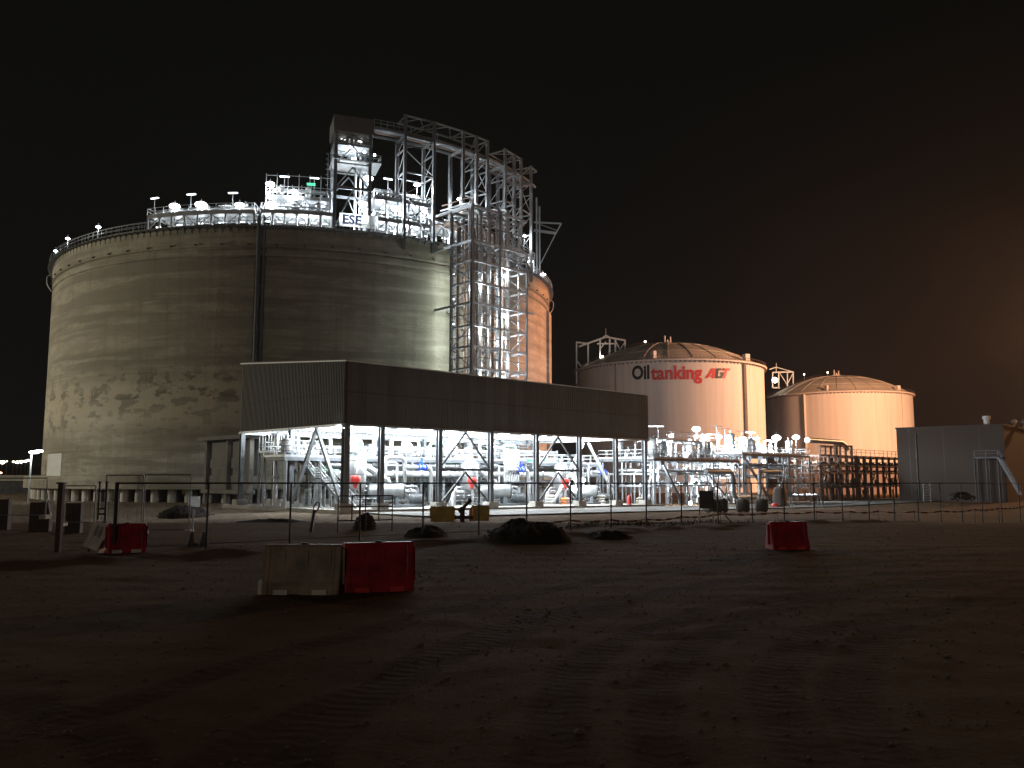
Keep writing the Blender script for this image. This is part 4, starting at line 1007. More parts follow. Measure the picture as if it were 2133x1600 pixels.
# tall back rack with many shelves of pipe
rr = random.Random(11)
for k in range(4):
    t0, t1 = 5+k*11, 15.3+k*11
    o = thing('pipe_shelf_rack', f'rear steel rack of stacked pipes deep inside the lit hall, {ORD[k]} from the left', 'pipe rack', HP((t0+t1)/2, 16.5, fz(t0)), 'rear pipe racks inside the hall')
    for a in (t0, (t0+t1)/2, t1):
        for s in (15.5, 18.5): mb = MB(); mb.beam(HP(a,s,fz(a)), HP(a,s,zB-1.3), .24); mb.build('post', DSTEEL, o)
    mb = MB()
    for z in (.9, 2.5, 4.0, 5.4):
        for s in (15.5, 18.5): mb.beam(HP(t0,s,z), HP(t1,s,z), .16, .24)
        for a in (t0, (t0+t1)/2, t1): mb.beam(HP(a,15.5,z-.02), HP(a,18.5,z-.02), .16, .22)
    mb.build('shelf_beam', DGREY, o)
    for j, z in enumerate((.9, 2.5, 4.0, 5.4)):
        for i in range(3):
            r = rr.choice((.12,.17,.24,.3)); s = 15.9+i*1.0; mb = MB()
            mb.path([HP(t0-.4,s,z+.15+r), HP((t0+t1)/2+rr.uniform(-3,3),s,z+.15+r), HP(t1+.4,s,z+.15+r)], r, 8); mb.build('pipe', [SILVER, GREENP, SILV2, DSTEEL][(i+j+k) % 4], o)
# ---- three matching compressor skids
def skid(t, s, lab, k):
    z0 = fz(t); base = HP(t, s, z0)
    g_ = 'big pump drums in the hall'
    o = thing('suction_drum', f'big grey horizontal drum with a dark round end, {lab}', 'drum', HP(t+1, s-3.2, z0), g_)
    zc = z0+1.75; A, B = HP(t-1.9, s-1.6, zc), HP(t+1.6, s-3.6, zc); ax_ = (B-A).normalized(); L = (B-A).length
    mb = MB(); mb.lathe([(.001,-.1),(.5,0),(.82,.15),(.85,.3),(.85,L)], A, 24, axis=ax_); mb.build('shell', SILV2, o)
    mb = MB(); mb.lathe([(.92,L-.12),(.92,L+.05),(.78,L+.06),(.76,L-.02),(.001,L-.05)], A, 24, axis=ax_, sm=False); mb.build('end_cap', DGREY, o)
    for f in (.25, .8): mb = MB(); q = A+ax_*L*f; mb.box((q.x, q.y, z0+.55), (.35,1.5,1.1), math.atan2(ax_.y, ax_.x)); mb.build('saddle', DSTEEL, o)
    mb = MB(); mb.box(HP(t+.2,s-2.4,z0+.12), (5.4,3.6,.24), HA); mb.solo('skid_base', DSTEEL, f'low dark grey skid base under the drum {lab}', 'skid', HP(t+.2,s-2.4,z0), 'skid bases under the drums')
    vessel('upright_vessel', f'upright silver cylinder vessel {lab}', HP(t-3.2, s-1.6, z0+1.0), .95, 4.6, SILVER, 4, grp='upright silver vessels in the hall')
    # diagonal pipe, header pipes
    o = thing('angled_pipe', f'thick silver pipe bending down diagonally {lab}', 'pipe', HP(t, s, z0), 'diagonal pipes over the drums')
    mb = MB(); mb.path([HP(t-2.6,s-.6,z0+4.4), HP(t-1.4,s-.9,z0+4.4), HP(t+.6,s-1.8,z0+2.9), HP(t+.8,s-2.0,z0+2.4)], .38, 12, .9); mb.build('run', SILVER, o)
    mb = MB(); d = (HP(t+.6,s-1.8,z0+2.9)-HP(t-1.4,s-.9,z0+4.4)).normalized(); q = HP(t-.6,s-1.25,z0+3.8); mb.tube(q, q+d*.16, .55, 12); q = q+d*.9; mb.tube(q, q+d*.12, .5, 12); mb.build('flange', STEEL, o)
    o = thing('pipe_loop', f'silver pipe loop standing up beside the deck {lab}', 'pipe', HP(t+3, s, z0), 'pipe loops beside the deck')
    mb = MB(); mb.path([HP(t+1.5,s,z0+.3), HP(t+1.5,s,z0+5.6), HP(t+4.4,s,z0+5.6), HP(t+4.4,s,z0+.3)], .24, 10, .7); mb.build('run', SILVER, o)
    mb = MB(); mb.path([HP(t+2.1,s+.5,z0+.3), HP(t+2.1,s+.5,z0+5.0), HP(t+3.7,s+.5,z0+5.0), HP(t+3.7,s+.5,z0+.3)], .15, 8, .5); mb.build('run', WPAINT, o)
    mb = MB()
    for a in (1.5, 4.4): mb.tube(HP(t+a,s,z0+2.1), HP(t+a,s,z0+2.25), .38, 10)
    mb.build('flange', STEEL, o)
    # red plastic hopper
    o = thing('red_cover', f'red cone-shaped wrapped cover hanging {lab}', 'cover', HP(t-5.2, s-4.2, z0+2.3), 'red covers in the hall')
    q = HP(t-5.2, s-4.2, z0)
    mb = MB(); mb.lathe([(.001,3.5),(.5,3.45),(.52,3.2),(.55,2.95),(.3,2.5),(.1,2.1),(.001,2.08)], q, 12); mb.build('wrap', REDP, o)
    mb = MB(); mb.tube(q+Vector((0,0,3.7)), q+Vector((0,0,5.2)), .05, 6); mb.tube(q, q+Vector((0,0,1.95)), .08, 6); mb.build('support', STEEL, o)
    valve('blue_valve', f'blue actuator valve {lab}', 'valve', HP(t+6.0, s-1.2, z0+4.0), .62, BLUE, BLUE, 'blue valves in the hall', U)
    mb = MB(); mb.path([HP(t+3.6,s-1.2,z0+4.45), HP(t+7.4,s-1.2,z0+4.45), HP(t+7.4,s-1.2,z0+.3)], .26, 10, .8)
    mb.solo('valve_pipe', SILVER, f'horizontal silver pipe carrying the blue valve {lab}', 'pipe', HP(t+5,s-1.2,z0), 'pipes with blue valves')
    for j in range(4):
        r = .12+.05*(j % 3); o = thing('low_pipe', f'low horizontal pipe, {ORD[j]} up from the floor, {lab}', 'pipe', HP(t,s-.4*j,z0), 'low pipes beside the drums')
        mb = MB(); zz_ = z0+.6+.55*j; mb.path([HP(t-5.6,s-.5-.35*j,z0+.1), HP(t-5.6,s-.5-.35*j,zz_), HP(t+5.2,s-.5-.35*j,zz_), HP(t+5.2,s-.5-.35*j,z0+.1)], r, 8, .5); mb.build('run', [WPAINT,SILVER][j % 2], o)
        mb = MB()
        for a in (-4, -1, 2.6, 4.2): mb.tube(HP(t+a,s-.5-.35*j,zz_), HP(t+a+.12,s-.5-.35*j,zz_), r*1.7, 10)
        mb.build('flange', STEEL, o)
    mb = MB(); mb.rail([HP(t-6,s-5.3,z0), HP(t-2.5,s-5.3,z0)], 1.1, 1.2, .04); mb.solo('floor_rail', WSTEEL, f'short white floor rail in front of the machinery {lab}', 'rail', HP(t-4,s-5.3,z0), 'short floor rails')
    # motor
    o = thing('electric_motor', f'finned grey electric motor on the floor {lab}', 'motor', HP(t+3.6,s-3.2,z0), 'electric motors in the hall'); A = HP(t+2.9,s-3.2,z0+.85)
    mb = MB(); mb.lathe([(.001,0),(.5,0),(.55,.1),(.55,1.5),(.5,1.6),(.001,1.62)], A, 16, axis=U)
    for j in range(8): mb.lathe([(.56,.2+j*.16),(.62,.2+j*.16),(.62,.24+j*.16),(.56,.24+j*.16)], A, 16, axis=U, sm=False)
    mb.build('casing', DSTEEL, o); mb = MB(); mb.box(HP(t+3.7,s-3.2,z0+.17), (1.8,1.1,.34), HA); mb.build('foot', DGREY, o)
tk = [line_t(HP(0,4.0,0), U, px) for px in (815, 1040, 1222)]
for k, t in enumerate(tk): skid(t, 7.4, ['in the left bays of the hall','in the middle bays of the hall','in the right bays of the hall'][k], k)
# ---- things on the upper decks
lab2 = 'on the upper deck of the lit hall'
cnt = {'v':0,'p':0,'c':0}
for i in range(15):
    t = cols[1]-5+i*2.55+rr.uniform(-.5,.5); s = 9.6+(i % 3)*1.3
    if t > tE-2: break
    if i % 3 == 0: vessel('deck_drum', f'white upright drum {lab2}, {ORD[cnt["p"]]} from the left', HP(t,s,zD), rr.uniform(.45,.7), rr.uniform(1.7,2.6), WPAINT, 3, 'drum', 'white drums on the upper deck'); cnt['p'] += 1
    elif i % 3 == 1: valve('deck_valve', f'pale wheel valve {lab2}, {ORD[cnt["v"]]} from the left', 'valve', HP(t,s,zD), rr.uniform(.45,.7), [WPAINT,SILVER][i % 2], REDP if i in (4,) else STEEL, 'wheel valves on the upper deck', U); cnt['v'] += 1
    else:
        p = HP(t,s,zD); o = thing('instrument_box', f'grey instrument box {lab2}, {ORD[cnt["c"]]} from the left', 'instrument box', p, 'instrument boxes on the upper deck'); cnt['c'] += 1
        mb = MB(); mb.box(p+Vector((0,0,1.3)), (.8,.35,.7), HA); mb.build('case', DSTEEL, o); mb = MB(); mb.tube(p, p+Vector((0,0,1)), .06, 6); mb.build('stand', STEEL, o)
for i in range(9):
    t = cols[1]-4+i*4.4; r = [.28,.18,.22][i % 3]
    o = thing('drop_pipe', f'tall pipe dropping from the roof zone through the upper deck, {ORD[i]} from the left', 'pipe', HP(t,14.2,zD), 'tall drop pipes in the hall')
    mb = MB(); mb.path([HP(t,14.3,fz(t)), HP(t,14.3,zB-.4-.25*(i % 3)), HP(t+2.6,14.3,zB-.4-.25*(i % 3)), HP(t+2.6,14.3,zD+.5)], r, 10, .6); mb.build('run', [SILVER,WPAINT,GREENP][i % 3], o)
    mb = MB(); mb.tube(HP(t,14.3,zD+1), HP(t,14.3,zD+1.15), r*1.6, 10); mb.tube(HP(t,14.3,2), HP(t,14.3,2.15), r*1.6, 10); mb.build('flange', STEEL, o)
# long header pipes under the deck
for k, (s, z, r, m_) in enumerate(((9.4, zD-.9, .30, SILVER), (10.3, zD-1.0, .38, GREENP), (11.3, zD-.85, .24, SILV2), (8.2, zD-1.9, .34, WPAINT))):
    o = thing('header_pipe', f'long header pipe through the hall under the upper deck, {["front silver","thick green-grey","thin rear dull","lowest white"][k]} one', 'pipe', HP(20,s,z))
    mb = MB(); mb.path([HP(4,s,z), HP(20,s,z), HP(tE-1.5,s,z)], r, 10); mb.build('run', m_, o)
    mb = MB()
    for j in range(10): t = 5.5+j*4.2+k*.7; mb.tube(HP(t,s,z), HP(t+.16,s,z), r*1.35, 12)
    mb.build('flange', STEEL, o)
for i in range(4):  # black trays added to stand for dark gaps in the interior
    a0 = 6+i*10.8; o = thing('cable_tray', f'added black cable tray hung under the upper deck of the hall, {ORD[i]} from left', 'cable tray', HP(a0+4.5,8.6,zD-1.4), 'added black cable trays in the hall')
    mb = MB(); z = zD-1.35; mb.beam(HP(a0,8.55,z), HP(a0+9,8.55,z), .5, .08); mb.beam(HP(a0,8.3,z+.1), HP(a0+9,8.3,z+.1), .04, .22); mb.build('tray', DARK, o)
    mb = MB()
    for j in range(4): mb.path([HP(a0,8.4+j*.11,z+.09), HP(a0+4.5,8.4+j*.11,z+.09), HP(a0+9,8.4+j*.11,z+.09)], .04, 5)
    mb.build('cables', BLACKP, o)
for i in range(12):  # dark cabinets added to put darks into the bright interior
    t = 7+i*3.5; s = 6.2+(i % 3)*1.1; o = thing('junction_cabinet', f'added dark grey cabinet on the hall floor behind the machines, {ORD[i]} from left', 'cabinet', HP(t,s,fz(t)), 'added dark grey cabinets on the hall floor')
    h = [1.7,2.3,1.2][i % 3]; mb = MB(); mb.box(HP(t,s,fz(t)+h/2+.1), (.9,.5,h), HA); mb.build('body', DGREY, o); mb = MB(); mb.box(HP(t,s-.27,fz(t)+h/2+.1), (.78,.03,h-.15), HA); mb.build('door', DSTEEL, o)
# green tarpaulin panels behind, small wall things
for i, (px, py) in enumerate(((745,957),(955,962),(1115,965))):
    s = 14.9; t = line_t(HP(0,s,0), U, px); p = HP(t,s,0); p.z = zat(px, py, p.x, p.y)
    o = thing('green_screen', f'dim green mesh screen below the upper deck, {["left","middle","right"][i]} one of three', 'screen', p)
    mb = MB(); mb.box(p, (4.2,.05,1.1), HA); mb.build('mesh', GREEN, o); mb = MB(); mb.beam(p+U*-2.1+Vector((0,0,.56)), p+U*2.1+Vector((0,0,.56)), .06); mb.build('top_bar', STEEL, o)
# vertical pipes at the right end of the hall interior (bundle)
for i in range(7):
    t = cols[4]+1.0+i*.42; o = thing('bundle_pipe', f'slim vertical pipe in the bundle right of the fourth front bay, {ORD[i]} from the left', 'pipe', HP(t,6,fz(t)), 'slim vertical pipe bundle')
    mb = MB(); mb.path([HP(t,6.6,fz(t)+3), HP(t,6.6,zD+1.5-.1*i), HP(t,10,zD+1.7-.1*i)], .11, 7, .3); mb.build('run', WPAINT, o); mb = MB(); mb.tube(HP(t,6.6,fz(t)+4), HP(t,6.6,fz(t)+4.15), .18, 8); mb.build('flange', STEEL, o)
# floodlights in the hall
hl = 0
for i in range(11):
    t = 2+i*4.45
    for j, s in enumerate((2.2, 9.5, 16.5)):
        hl += 1; z = zB+(.10 if j == 0 else .9)
        lab = f'{["front","middle","rear"][j]} row floodlight under the hall roof, {ORD[i]} from the left'
        flood(lab, HP(t,s,z), .33 if j == 0 else .24, [1500,2900,800][j], grp='floodlights under the hall roof')
for i, px in enumerate((706, 840, 940, 1050, 765, 882, 985)):  # last three are lamps added to make the edge glare continuous
    q = HP(0,.9,0) if i == 0 else HP(line_t(HP(0,1.0,0), U, px), 1.0, 0); q.z = zat(px, [892,893,898,905,888,895,901][i], q.x, q.y)
    flood(['glaring floodlight at the front corner column of the hall','glaring floodlight just under the cladding in the second front bay','glaring floodlight under the cladding in the third front bay','glaring floodlight under the cladding in the fourth front bay','added glaring floodlight under the cladding in the first front bay','added second glaring floodlight in the second front bay, by its right column','added second glaring floodlight in the third front bay, behind the brace'][i], q, .5, 800, grp='glaring lamps at the cladding edge')
q = HP(cols[6]-2.8,4,0); q.z = zat(1262,1000,q.x,q.y); flood('low floodlight among the machines near the right end of the hall', q, .6, 1500)
q = HP(tE+1.5,0,0); q.z = zat(1347,981,q.x,q.y); flood('small floodlight on the end column of the hall', q, .3, 700)
# small yard things beside the hall front
def pallet(label, p, ang, n, m, cat='sack pile', w=1.1, grp=None, top=None):
    o = thing('pallet_stack', label, cat, p, grp); p = Vector(p); c, s_ = math.cos(ang), math.sin(ang)
    mb = MB(); mb.box(p+Vector((0,0,.13)), (1.25,1.05,.04), ang)
    for k in (-.5,0,.5): mb.box(p+Vector((c*k,s_*k,.06)), (.1,1.0,.11), ang)
    mb.build('pallet', WOOD, o)
    rr2 = random.Random(int(abs(p.x)*97))
    for i in range(n):
        mb = MB(); h = .36; mb.ball(p+Vector((rr2.uniform(-.05,.05),rr2.uniform(-.05,.05),.33+i*h)), (w*.62,w*.55,h*.62), 12); mb.build('sack', m if i < n-1 or not top else top, o)
    return o
def yard(px, py): p = onz(px, py, -1.7); t = (p-HC).dot(U); return onz(px, py, gz(p.x, p.y)+.03)
for i, (px, py, n, m_, lb) in enumerate(((1080,1057,4,SACK,'pallet of white sacks under green covers in front of the hall'),(1148,1056,4,SACK,'pallet of grey-white sacks between two hall columns'),(1177,1056,3,ORANGE,'pallet of orange bags beside grey-white sacks'),
        (1232,1055,4,SACK,'left pallet of the pair of sack stacks right of the sixth column'),(1252,1055,4,SACK,'right pallet of the pair of sack stacks right of the sixth column'),(1334,1054,3,CONCP,'single squat brown-grey sack stack near the end column'))):
    p = yard(px, py); pallet(lb, p, .4, n, m_, top=GREEN if i == 0 else None)
p = yard(1311, 1056); o = thing('gas_bottle', 'short red cylinder standing near the end column of the hall', 'gas bottle', p)
mb = MB(); mb.lathe([(.001,0),(.28,0),(.3,.05),(.3,1.3),(.2,1.5),(.08,1.6),(.001,1.62)], p, 14); mb.build('body', REDP, o); mb = MB(); mb.tube(p+Vector((0,0,1.55)), p+Vector((0,0,1.8)), .07, 8); mb.build('valve_cap', DARK, o)
p = yard(638, 1062)+Vector((0,0,.3)); o = thing('stepladder', 'small white A-shaped stepladder by the stair foot', 'stepladder', p)
mb = MB()
for k in (-.5, .5): mb.tube(p+Vector((k,0,0)), p+Vector((k*.6,.5,1.9)), .05, 5); mb.tube(p+Vector((k,1.2,0)), p+Vector((k*.6,.55,1.9)), .05, 5)
for j in range(5): f = (j+.7)/5.2; mb.beam(p+Vector((-.5+.2*f,.5*f,1.9*f)), p+Vector((.5-.2*f,.5*f,1.9*f)), .08, .04)
mb.build('frame', WSTEEL, o); mb = MB(); mb.box(p+Vector((0,.52,1.92)), (.75,.4,.06)); mb.build('top_plate', WPAINT, o)
p = yard(404, 1063); o = thing('white_cabinet', 'white box-like site cabinet standing alone left of the hall', 'cabinet', p)
mb = MB(); mb.box(p+Vector((0,0,.75)), (1.15,.8,1.4), .3); mb.build('body', WPAINT, o); mb = MB(); mb.box(p+Vector((0,0,1.48)), (1.25,.9,.06), .3); mb.build('lid', WSTEEL, o)
mb = MB(); mb.tube(p+Vector((-.3,0,1.5)), p+Vector((-.3,0,1.9)), .03, 5); mb.tube(p+Vector((.25,0,1.5)), p+Vector((.25,0,1.85)), .03, 5); mb.build('lifting_eye', DARK, o)
p = yard(588, 1061)+Vector((0,0,.3)); o = thing('concrete_block', 'small grey concrete block on the slab under the gable', 'block', p); mb = MB(); mb.box(p+Vector((0,0,.4)), (1.0,.8,.85), .7); mb.build('body', CONC, o); mb = MB(); mb.path([p+Vector((-.2,0,.8)), p+Vector((-.2,0,1.0)), p+Vector((.2,0,1.0)), p+Vector((.2,0,.8))], .03, 5); mb.build('lifting_loop', DARK, o)
# ================================================================ process module right of the hall
def module(label, t0, t1, s0, s1, zd, nl, tg, z2=None):
    return deck_thing(label, t0, t1, s0, s1, zd, nl, rails=(1,1,1,1), name='process_module', sp=1.7)
MS = -1.0
tm = lambda px, s=MS: line_t(HP(0,s,0), U, px)
t1a, t1b, t2a, t2b = tm(1362), tm(1541), tm(1547), tm(1688)
q = HP(t1a,MS,0); zm1 = zat(1362, 953, q.x, q.y); q = HP(t2a,MS,0); zm2 = zat(1547, 943, q.x, q.y)
module('crowded steel process platform just right of the hall, glaringly lit on top', t1a, t1b, MS, 9, zm1, 4, 0)
module('higher steel process platform beyond, with the two widest glaring lamps', t2a, t2b, MS, 9, zm2, 4, 1)
for i, (a, b, zd) in enumerate(((tm(1378), tm(1420), zm1), (tm(1548), tm(1606), zm2))):
    o = thing('diagonal_strut', ['dark diagonal strut under the left end of the process platform','long dark diagonal strut under the higher process platform'][i], 'strut', HP(a,MS,fz(a)))
    mb = MB(); mb.beam(HP(a,MS-.05,zd-.5), HP(b,MS-.05,fz(b)-.1), .3); mb.build('bar', DSTEEL, o)
    mb = MB(); mb.box(HP(a,MS-.22,zd-.7), (.7,.06,.7), HA); mb.box(HP(b,MS-.22,fz(b)+.2), (.6,.06,.5), HA); mb.build('gusset', DSTEEL, o)
# second tier beams + pipes under decks
k = 0
for (a, b, zd, tag_) in ((t1a, t1b, zm1, 'left process platform'), (t2a, t2b, zm2, 'higher process platform')):
    o = thing('lower_pipe_tier', f'lower tier of beams under the {tag_}', 'beams', HP(a,1,fz(a)))
    mb = MB()
    for z in (zd-2.3, zd-4.0):
        for s in (1.2, 5, 8.6): mb.beam(HP(a+.3,s,z), HP(b-.3,s,z), .16, .26)
    mb.build('long_beam', STEEL, o); mb = MB()
    for z in (zd-2.32, zd-4.02):
        for j in range(5): t = a+.5+(b-a-1)*j/4; mb.beam(HP(t,-.8,z), HP(t,8.8,z), .16, .24)
    mb.build('cross_beam', STEEL, o)
    mb = MB()
    for j in range(5):
        for s in (1.2, 5, 8.6): t = a+.5+(b-a-1)*j/4; mb.beam(HP(t,s,fz(t)-.1), HP(t,s,zd-.5), .18)
    mb.build('post', STEEL, o)
    for j in range(18):
        s = [.2,.9,1.8,2.6,3.5,4.3,5.6,6.4,7.2,7.9,8.3,3.0,.5,1.4,2.2,3.9,4.9,6.9][j]; z = zd-[2.1,3.8,.95][j % 3 if j > 11 else j % 2]; r = [.22,.16,.3,.13][j % 4]; k += 1
        o = thing('tier_pipe', f'pipe on the lower tiers under the {tag_}, {ORD[j]} from the front', 'pipe', HP(a,s,z), 'pipes under the process platforms')
        mb = MB(); x0, x1 = a+rr.uniform(-.5,3), b-rr.uniform(-.5,4); mb.path([HP(x0,s,fz(a) if j % 3 == 0 else z+r), HP(x0,s,z+r), HP(x1,s,z+r), HP(x1,s,zd-.6 if j % 3 == 1 else z+r+.01)], r, 8, .6); mb.build('run', [SILVER,SILV2,WPAINT][j % 3], o)
        mb = MB()
        for f in (.3,.5,.8): t = x0+(x1-x0)*f; mb.tube(HP(t,s,z+r), HP(t+.14,s,z+r), r*1.6, 10)
        mb.build('flange', STEEL, o)
    # equipment on top
    for j in range(5):  # box lamps added to brighten the space under the decks
        t = a+1.2+(b-a-2.4)*j/4; p = HP(t,1.5+(j % 2)*3,zd-.95); o = thing('added_box_lamp', f'{ORD[j]} added box lamp from left on the underside of the {tag_}', 'lamp', p, 'added box lamps under the process platforms')
        mb = MB(); mb.box(p, (.9,.22,.12), HA); mb.build('diffuser', LEDS, o); mb = MB(); mb.box(p+Vector((0,0,.12)), (.96,.28,.1), HA); mb.build('housing', STEEL, o); lamp(p-Vector((0,0,.3)), 1300 if tag_[0] == 'l' else 450, rad=.3, parent=o)
    n = 20 if tag_[0] == 'l' else 13
    for j in range(n):
        t = a+1.5+(b-a-3)*j/(n-1)+rr.uniform(-.4,.4); s = 1+rr.uniform(0,5)
        if j % 3 == 0: vessel('deck_vessel', f'bright upright pot on the {tag_}, {ORD[j//3]} from its left end', HP(t,s,zd), rr.uniform(.5,.8), rr.uniform(1.6,3.4), WPAINT if j % 2 else SILVER, 3, 'pot', 'bright pots on the process platforms')
        elif j % 3 == 1: valve('platform_valve', f'bright wheel valve on the {tag_}, {ORD[j//3]} from its left end', 'valve', HP(t,s,zd), rr.uniform(.55,.8), WPAINT, STEEL, 'wheel valves on the process platforms', U)
        else:
            o = thing('platform_pipe', f'bright goose-neck pipe on the {tag_}, {ORD[j//3]} from its left end', 'pipe', HP(t,s,zd), 'goose-neck pipes on the process platforms'); mb = MB(); mb.path([HP(t,s,zd), HP(t,s,zd+2.6), HP(t+2.2,s,zd+2.6), HP(t+2.2,s,zd)], .22, 9, .6); mb.build('run', SILVER, o); mb = MB(); mb.tube(HP(t,s,zd+1), HP(t,s,zd+1.15), .36, 10); mb.tube(HP(t+2.2,s,zd+1.4), HP(t+2.2,s,zd+1.55), .36, 10); mb.build('flange', STEEL, o)
    for j in range(14):
        t = a+.6+(b-a-1.2)*(j+rr.uniform(.2,.8))/14; s = rr.uniform(-.3,7); o = thing('standing_pipe', f'upright pipe with a small valve under the {tag_}, {ORD[j]} from its left end', 'pipe', HP(t,s,fz(t)), 'upright pipes under the process platforms')
        mb = MB(); r = rr.uniform(.09,.2); mb.path([HP(t,s,fz(t)-.1), HP(t,s,fz(t)+rr.uniform(1.6,3.4)), HP(t+rr.uniform(1,2.2),s,fz(t)+rr.uniform(1.8,3.6)), HP(t+2.3,s,zd-.6)], r, 7, .4); mb.build('run', [SILVER,STEEL,WPAINT][j % 3], o)
        mb = MB(); mb.ball(HP(t,s,fz(t)+1.1), (r*2.1,r*2.1,r*2.4), 8); mb.build('valve_body', DSTEEL if j % 2 else WPAINT, o)
# upper frame over left module with an arched hood
o = thing('upper_cage', 'bright open rail cage raised over the middle of the left process platform', 'cage', HP(tm(1475),3,zm1)); mb = MB(); a, b = tm(1425), tm(1528)
mb.rail([HP(a,2,zm1+2.9), HP(b,2,zm1+2.9), HP(b,6,zm1+2.9)], 1.2, 2, .05); mb.beam(HP(a,2,zm1+2.8), HP(b,2,zm1+2.8), .16, .26); mb.beam(HP(a,6,zm1+2.8), HP(b,6,zm1+2.8), .16, .26)
for t in (a, (a+b)/2, b):
    for s in (2, 6): mb.beam(HP(t,s,zm1), HP(t,s,zm1+2.7), .18)
mb.build('frame', WSTEEL, o); mb = MB(); mb.box(HP((a+b)/2,4,zm1+2.92), (b-a,4,.08), HA); mb.build('grating', STEEL, o)
# big pipes turning to the ground at 1530..1640
for i, (x0, x1, r, ya, yb) in enumerate(((1470,1527,.38,982,1040),(1582,1625,.34,982,1036))):
    a, b = tm(x0,-2.2), tm(x1,-2.2); qa_ = HP(a,-2.2,0); z1 = zat(x0, ya, qa_.x, qa_.y); zb_ = fz(b)+.9
    o = thing('goose_pipe', ['large silver pipe bending down to the floor in front of the left process platform','large silver pipe bending down in front of the higher process platform'][i], 'pipe', HP(a,-2.2,fz(a)))
    mb = MB()
    if i == 0: mb.path([HP(a,-2.2,z1), HP(b,-2.2,z1), HP(b,-2.2,zb_), HP(b+4.5,-2.2,zb_)], r, 12, 1.1)
    else: mb.path([HP(b,-2.2,z1), HP(a,-2.2,z1), HP(a,-2.2,zb_), HP(a-3.6,-2.2,zb_)], r, 12, 1.1)
    mb.build('run', SILV2, o); mb = MB(); tq = b if i == 0 else a; mb.tube(HP(tq,-2.2,z1-2), HP(tq,-2.2,z1-1.85), r*1.5, 12); mb.tube(HP(tq,-2.2,zb_+1.6), HP(tq,-2.2,zb_+1.75), r*1.5, 12); mb.build('flange', STEEL, o)
stair('white steel stairs going down under the left process platform', HP(tm(1520,1.5),1.5,fz(60)), HP(tm(1478,1.5),1.5,zm1-2.6), 1.2, V)
# lamps over the modules
for i, (px, py, r, pw) in enumerate(((1453,894,.8,3500),(1400,908,.5,2000),(1500,910,.6,2500),(1549,914,.75,2600),(1620,912,.95,3800),(1661,911,.8,2600),(1438,918,.4,1200),(1580,914,.5,1500))):
    q = HP(tm(px,2.5),2.5,0); q.z = zat(px, py, q.x, q.y); zd = zm1 if px < 1545 else zm2
    o = flood(['widest raised glaring lamp over the left process platform','glaring lamp near the hall end on the left process platform','glaring lamp over the right part of the left process platform','glaring lamp where the two process platforms meet','broad glaring lamp over the middle of the higher process platform','broad glaring lamp at the right end of the higher process platform','small glaring lamp low on the left process platform','glaring lamp on the left part of the higher process platform'][i], q, r*.72, pw*3.0, grp='glaring lamps over the process platforms', off=(0,0,-.8), sq=.72, ln=1.2)
    mb = MB(); mb.tube(Vector((q.x,q.y,zd)), q, .03, 5); mb.build('pole', DGREY, o)
for i, (px, py, lit) in enumerate(((1372,888,1),(1351,888,1),(1495,889,0),(1512,895,0),(1548,899,0),(1566,901,1))):
    q = HP(tm(px,6),6,0); zt = zat(px, py, q.x, q.y); q.z = zm1 if px < 1546 else zm2
    tee_lamp(f'{ORD[i]} tee-headed lamp from the left over the process platforms, {"lit" if lit else "unlit"}', q, zt-q.z, HA-.5, 2.0, 'tee-headed lamps over the process platforms', bool(lit))
for i, (px, py, r) in enumerate(((1448,1006,1.0),(1437,1048,.45))):
    q = HP(tm(px,3.5),3.5,0); q.z = zat(px, py, q.x, q.y); flood(['very broad white glare of a work lamp low under the left process platform','small work lamp near the floor under the left process platform'][i], q, r*.75, 2600-1400*i, grp='work lamps under the platform', sq=.85, ln=1.0)
# ---- big bags and signboard in front of the modules
for i, px in enumerate((1478,1503,1548,1587)):
    p = yard(px, 1066); o = thing('bulk_bag', f'dark bulk bag standing on the road edge, {ORD[i]} from the left of four', 'bulk bag', p, 'dark bulk bags at the road edge')
    mb = MB(); n = 16; prof = [(.001,0),(.45,0),(.54,.12),(.60,.45),(.56,.85),(.60,1.15),(.52,1.4),(.3,1.46),(.001,1.47)]; mb.lathe([(a*1.25, b*1.05) for a, b in prof], p, n)
    for v in range(len(mb.v)): x, y, z = mb.v[v]; dx, dy = x-p.x, y-p.y; k_ = 1+.10*math.cos(4*math.atan2(dy, dx)); mb.v[v] = (p.x+dx*k_, p.y+dy*k_, z+.05*math.sin(dx*6+i))
    mb.build('bag', mat('dark_bag', (.10,.085,.07), .85, 0, .4, 2, .4) if i == 0 else bpy.data.materials['dark_bag'], o)
    mb = MB()
    for k in (-1, 1): mb.path([p+Vector((k*.4,-.3,1.4)), p+Vector((k*.4,-.2,1.75)), p+Vector((k*.4,.2,1.75)), p+Vector((k*.4,.3,1.4))], .035, 5)
    mb.build('loop', SACK, o)
for i, (px, w_) in enumerate(((1463,0),(1492,0))): pass
p = onz(1472, 1078, -.55); p.z = gz(p.x, p.y); o = thing('notice_board', 'dark back of a notice board on two thin posts behind the fence', 'board', p)
zt, zb_ = zat(1472, 1022, p.x, p.y), zat(1472, 1059, p.x, p.y)
mb = MB(); mb.box(p+Vector((0,0,(zt+zb_)/2-p.z)), (.98,.05,zt-zb_), .15); mb.build('panel', DGREY, o)
mb = MB()
for k in (-.45, .45): mb.tube(p+Vector((k,.05,0)), p+Vector((k,.05,zt-p.z+.25)), .03, 6)
mb.build('post', DARK, o)
mb = MB(); mb.beam(p+Vector((.5,.05,zt-p.z-.2)), p+Vector((1.9,.8,0)), .04); mb.beam(p+Vector((-.45,.05,zt-p.z)), p+Vector((2.2,1.5,.0)), .03); mb.build('stay', DARK, o)
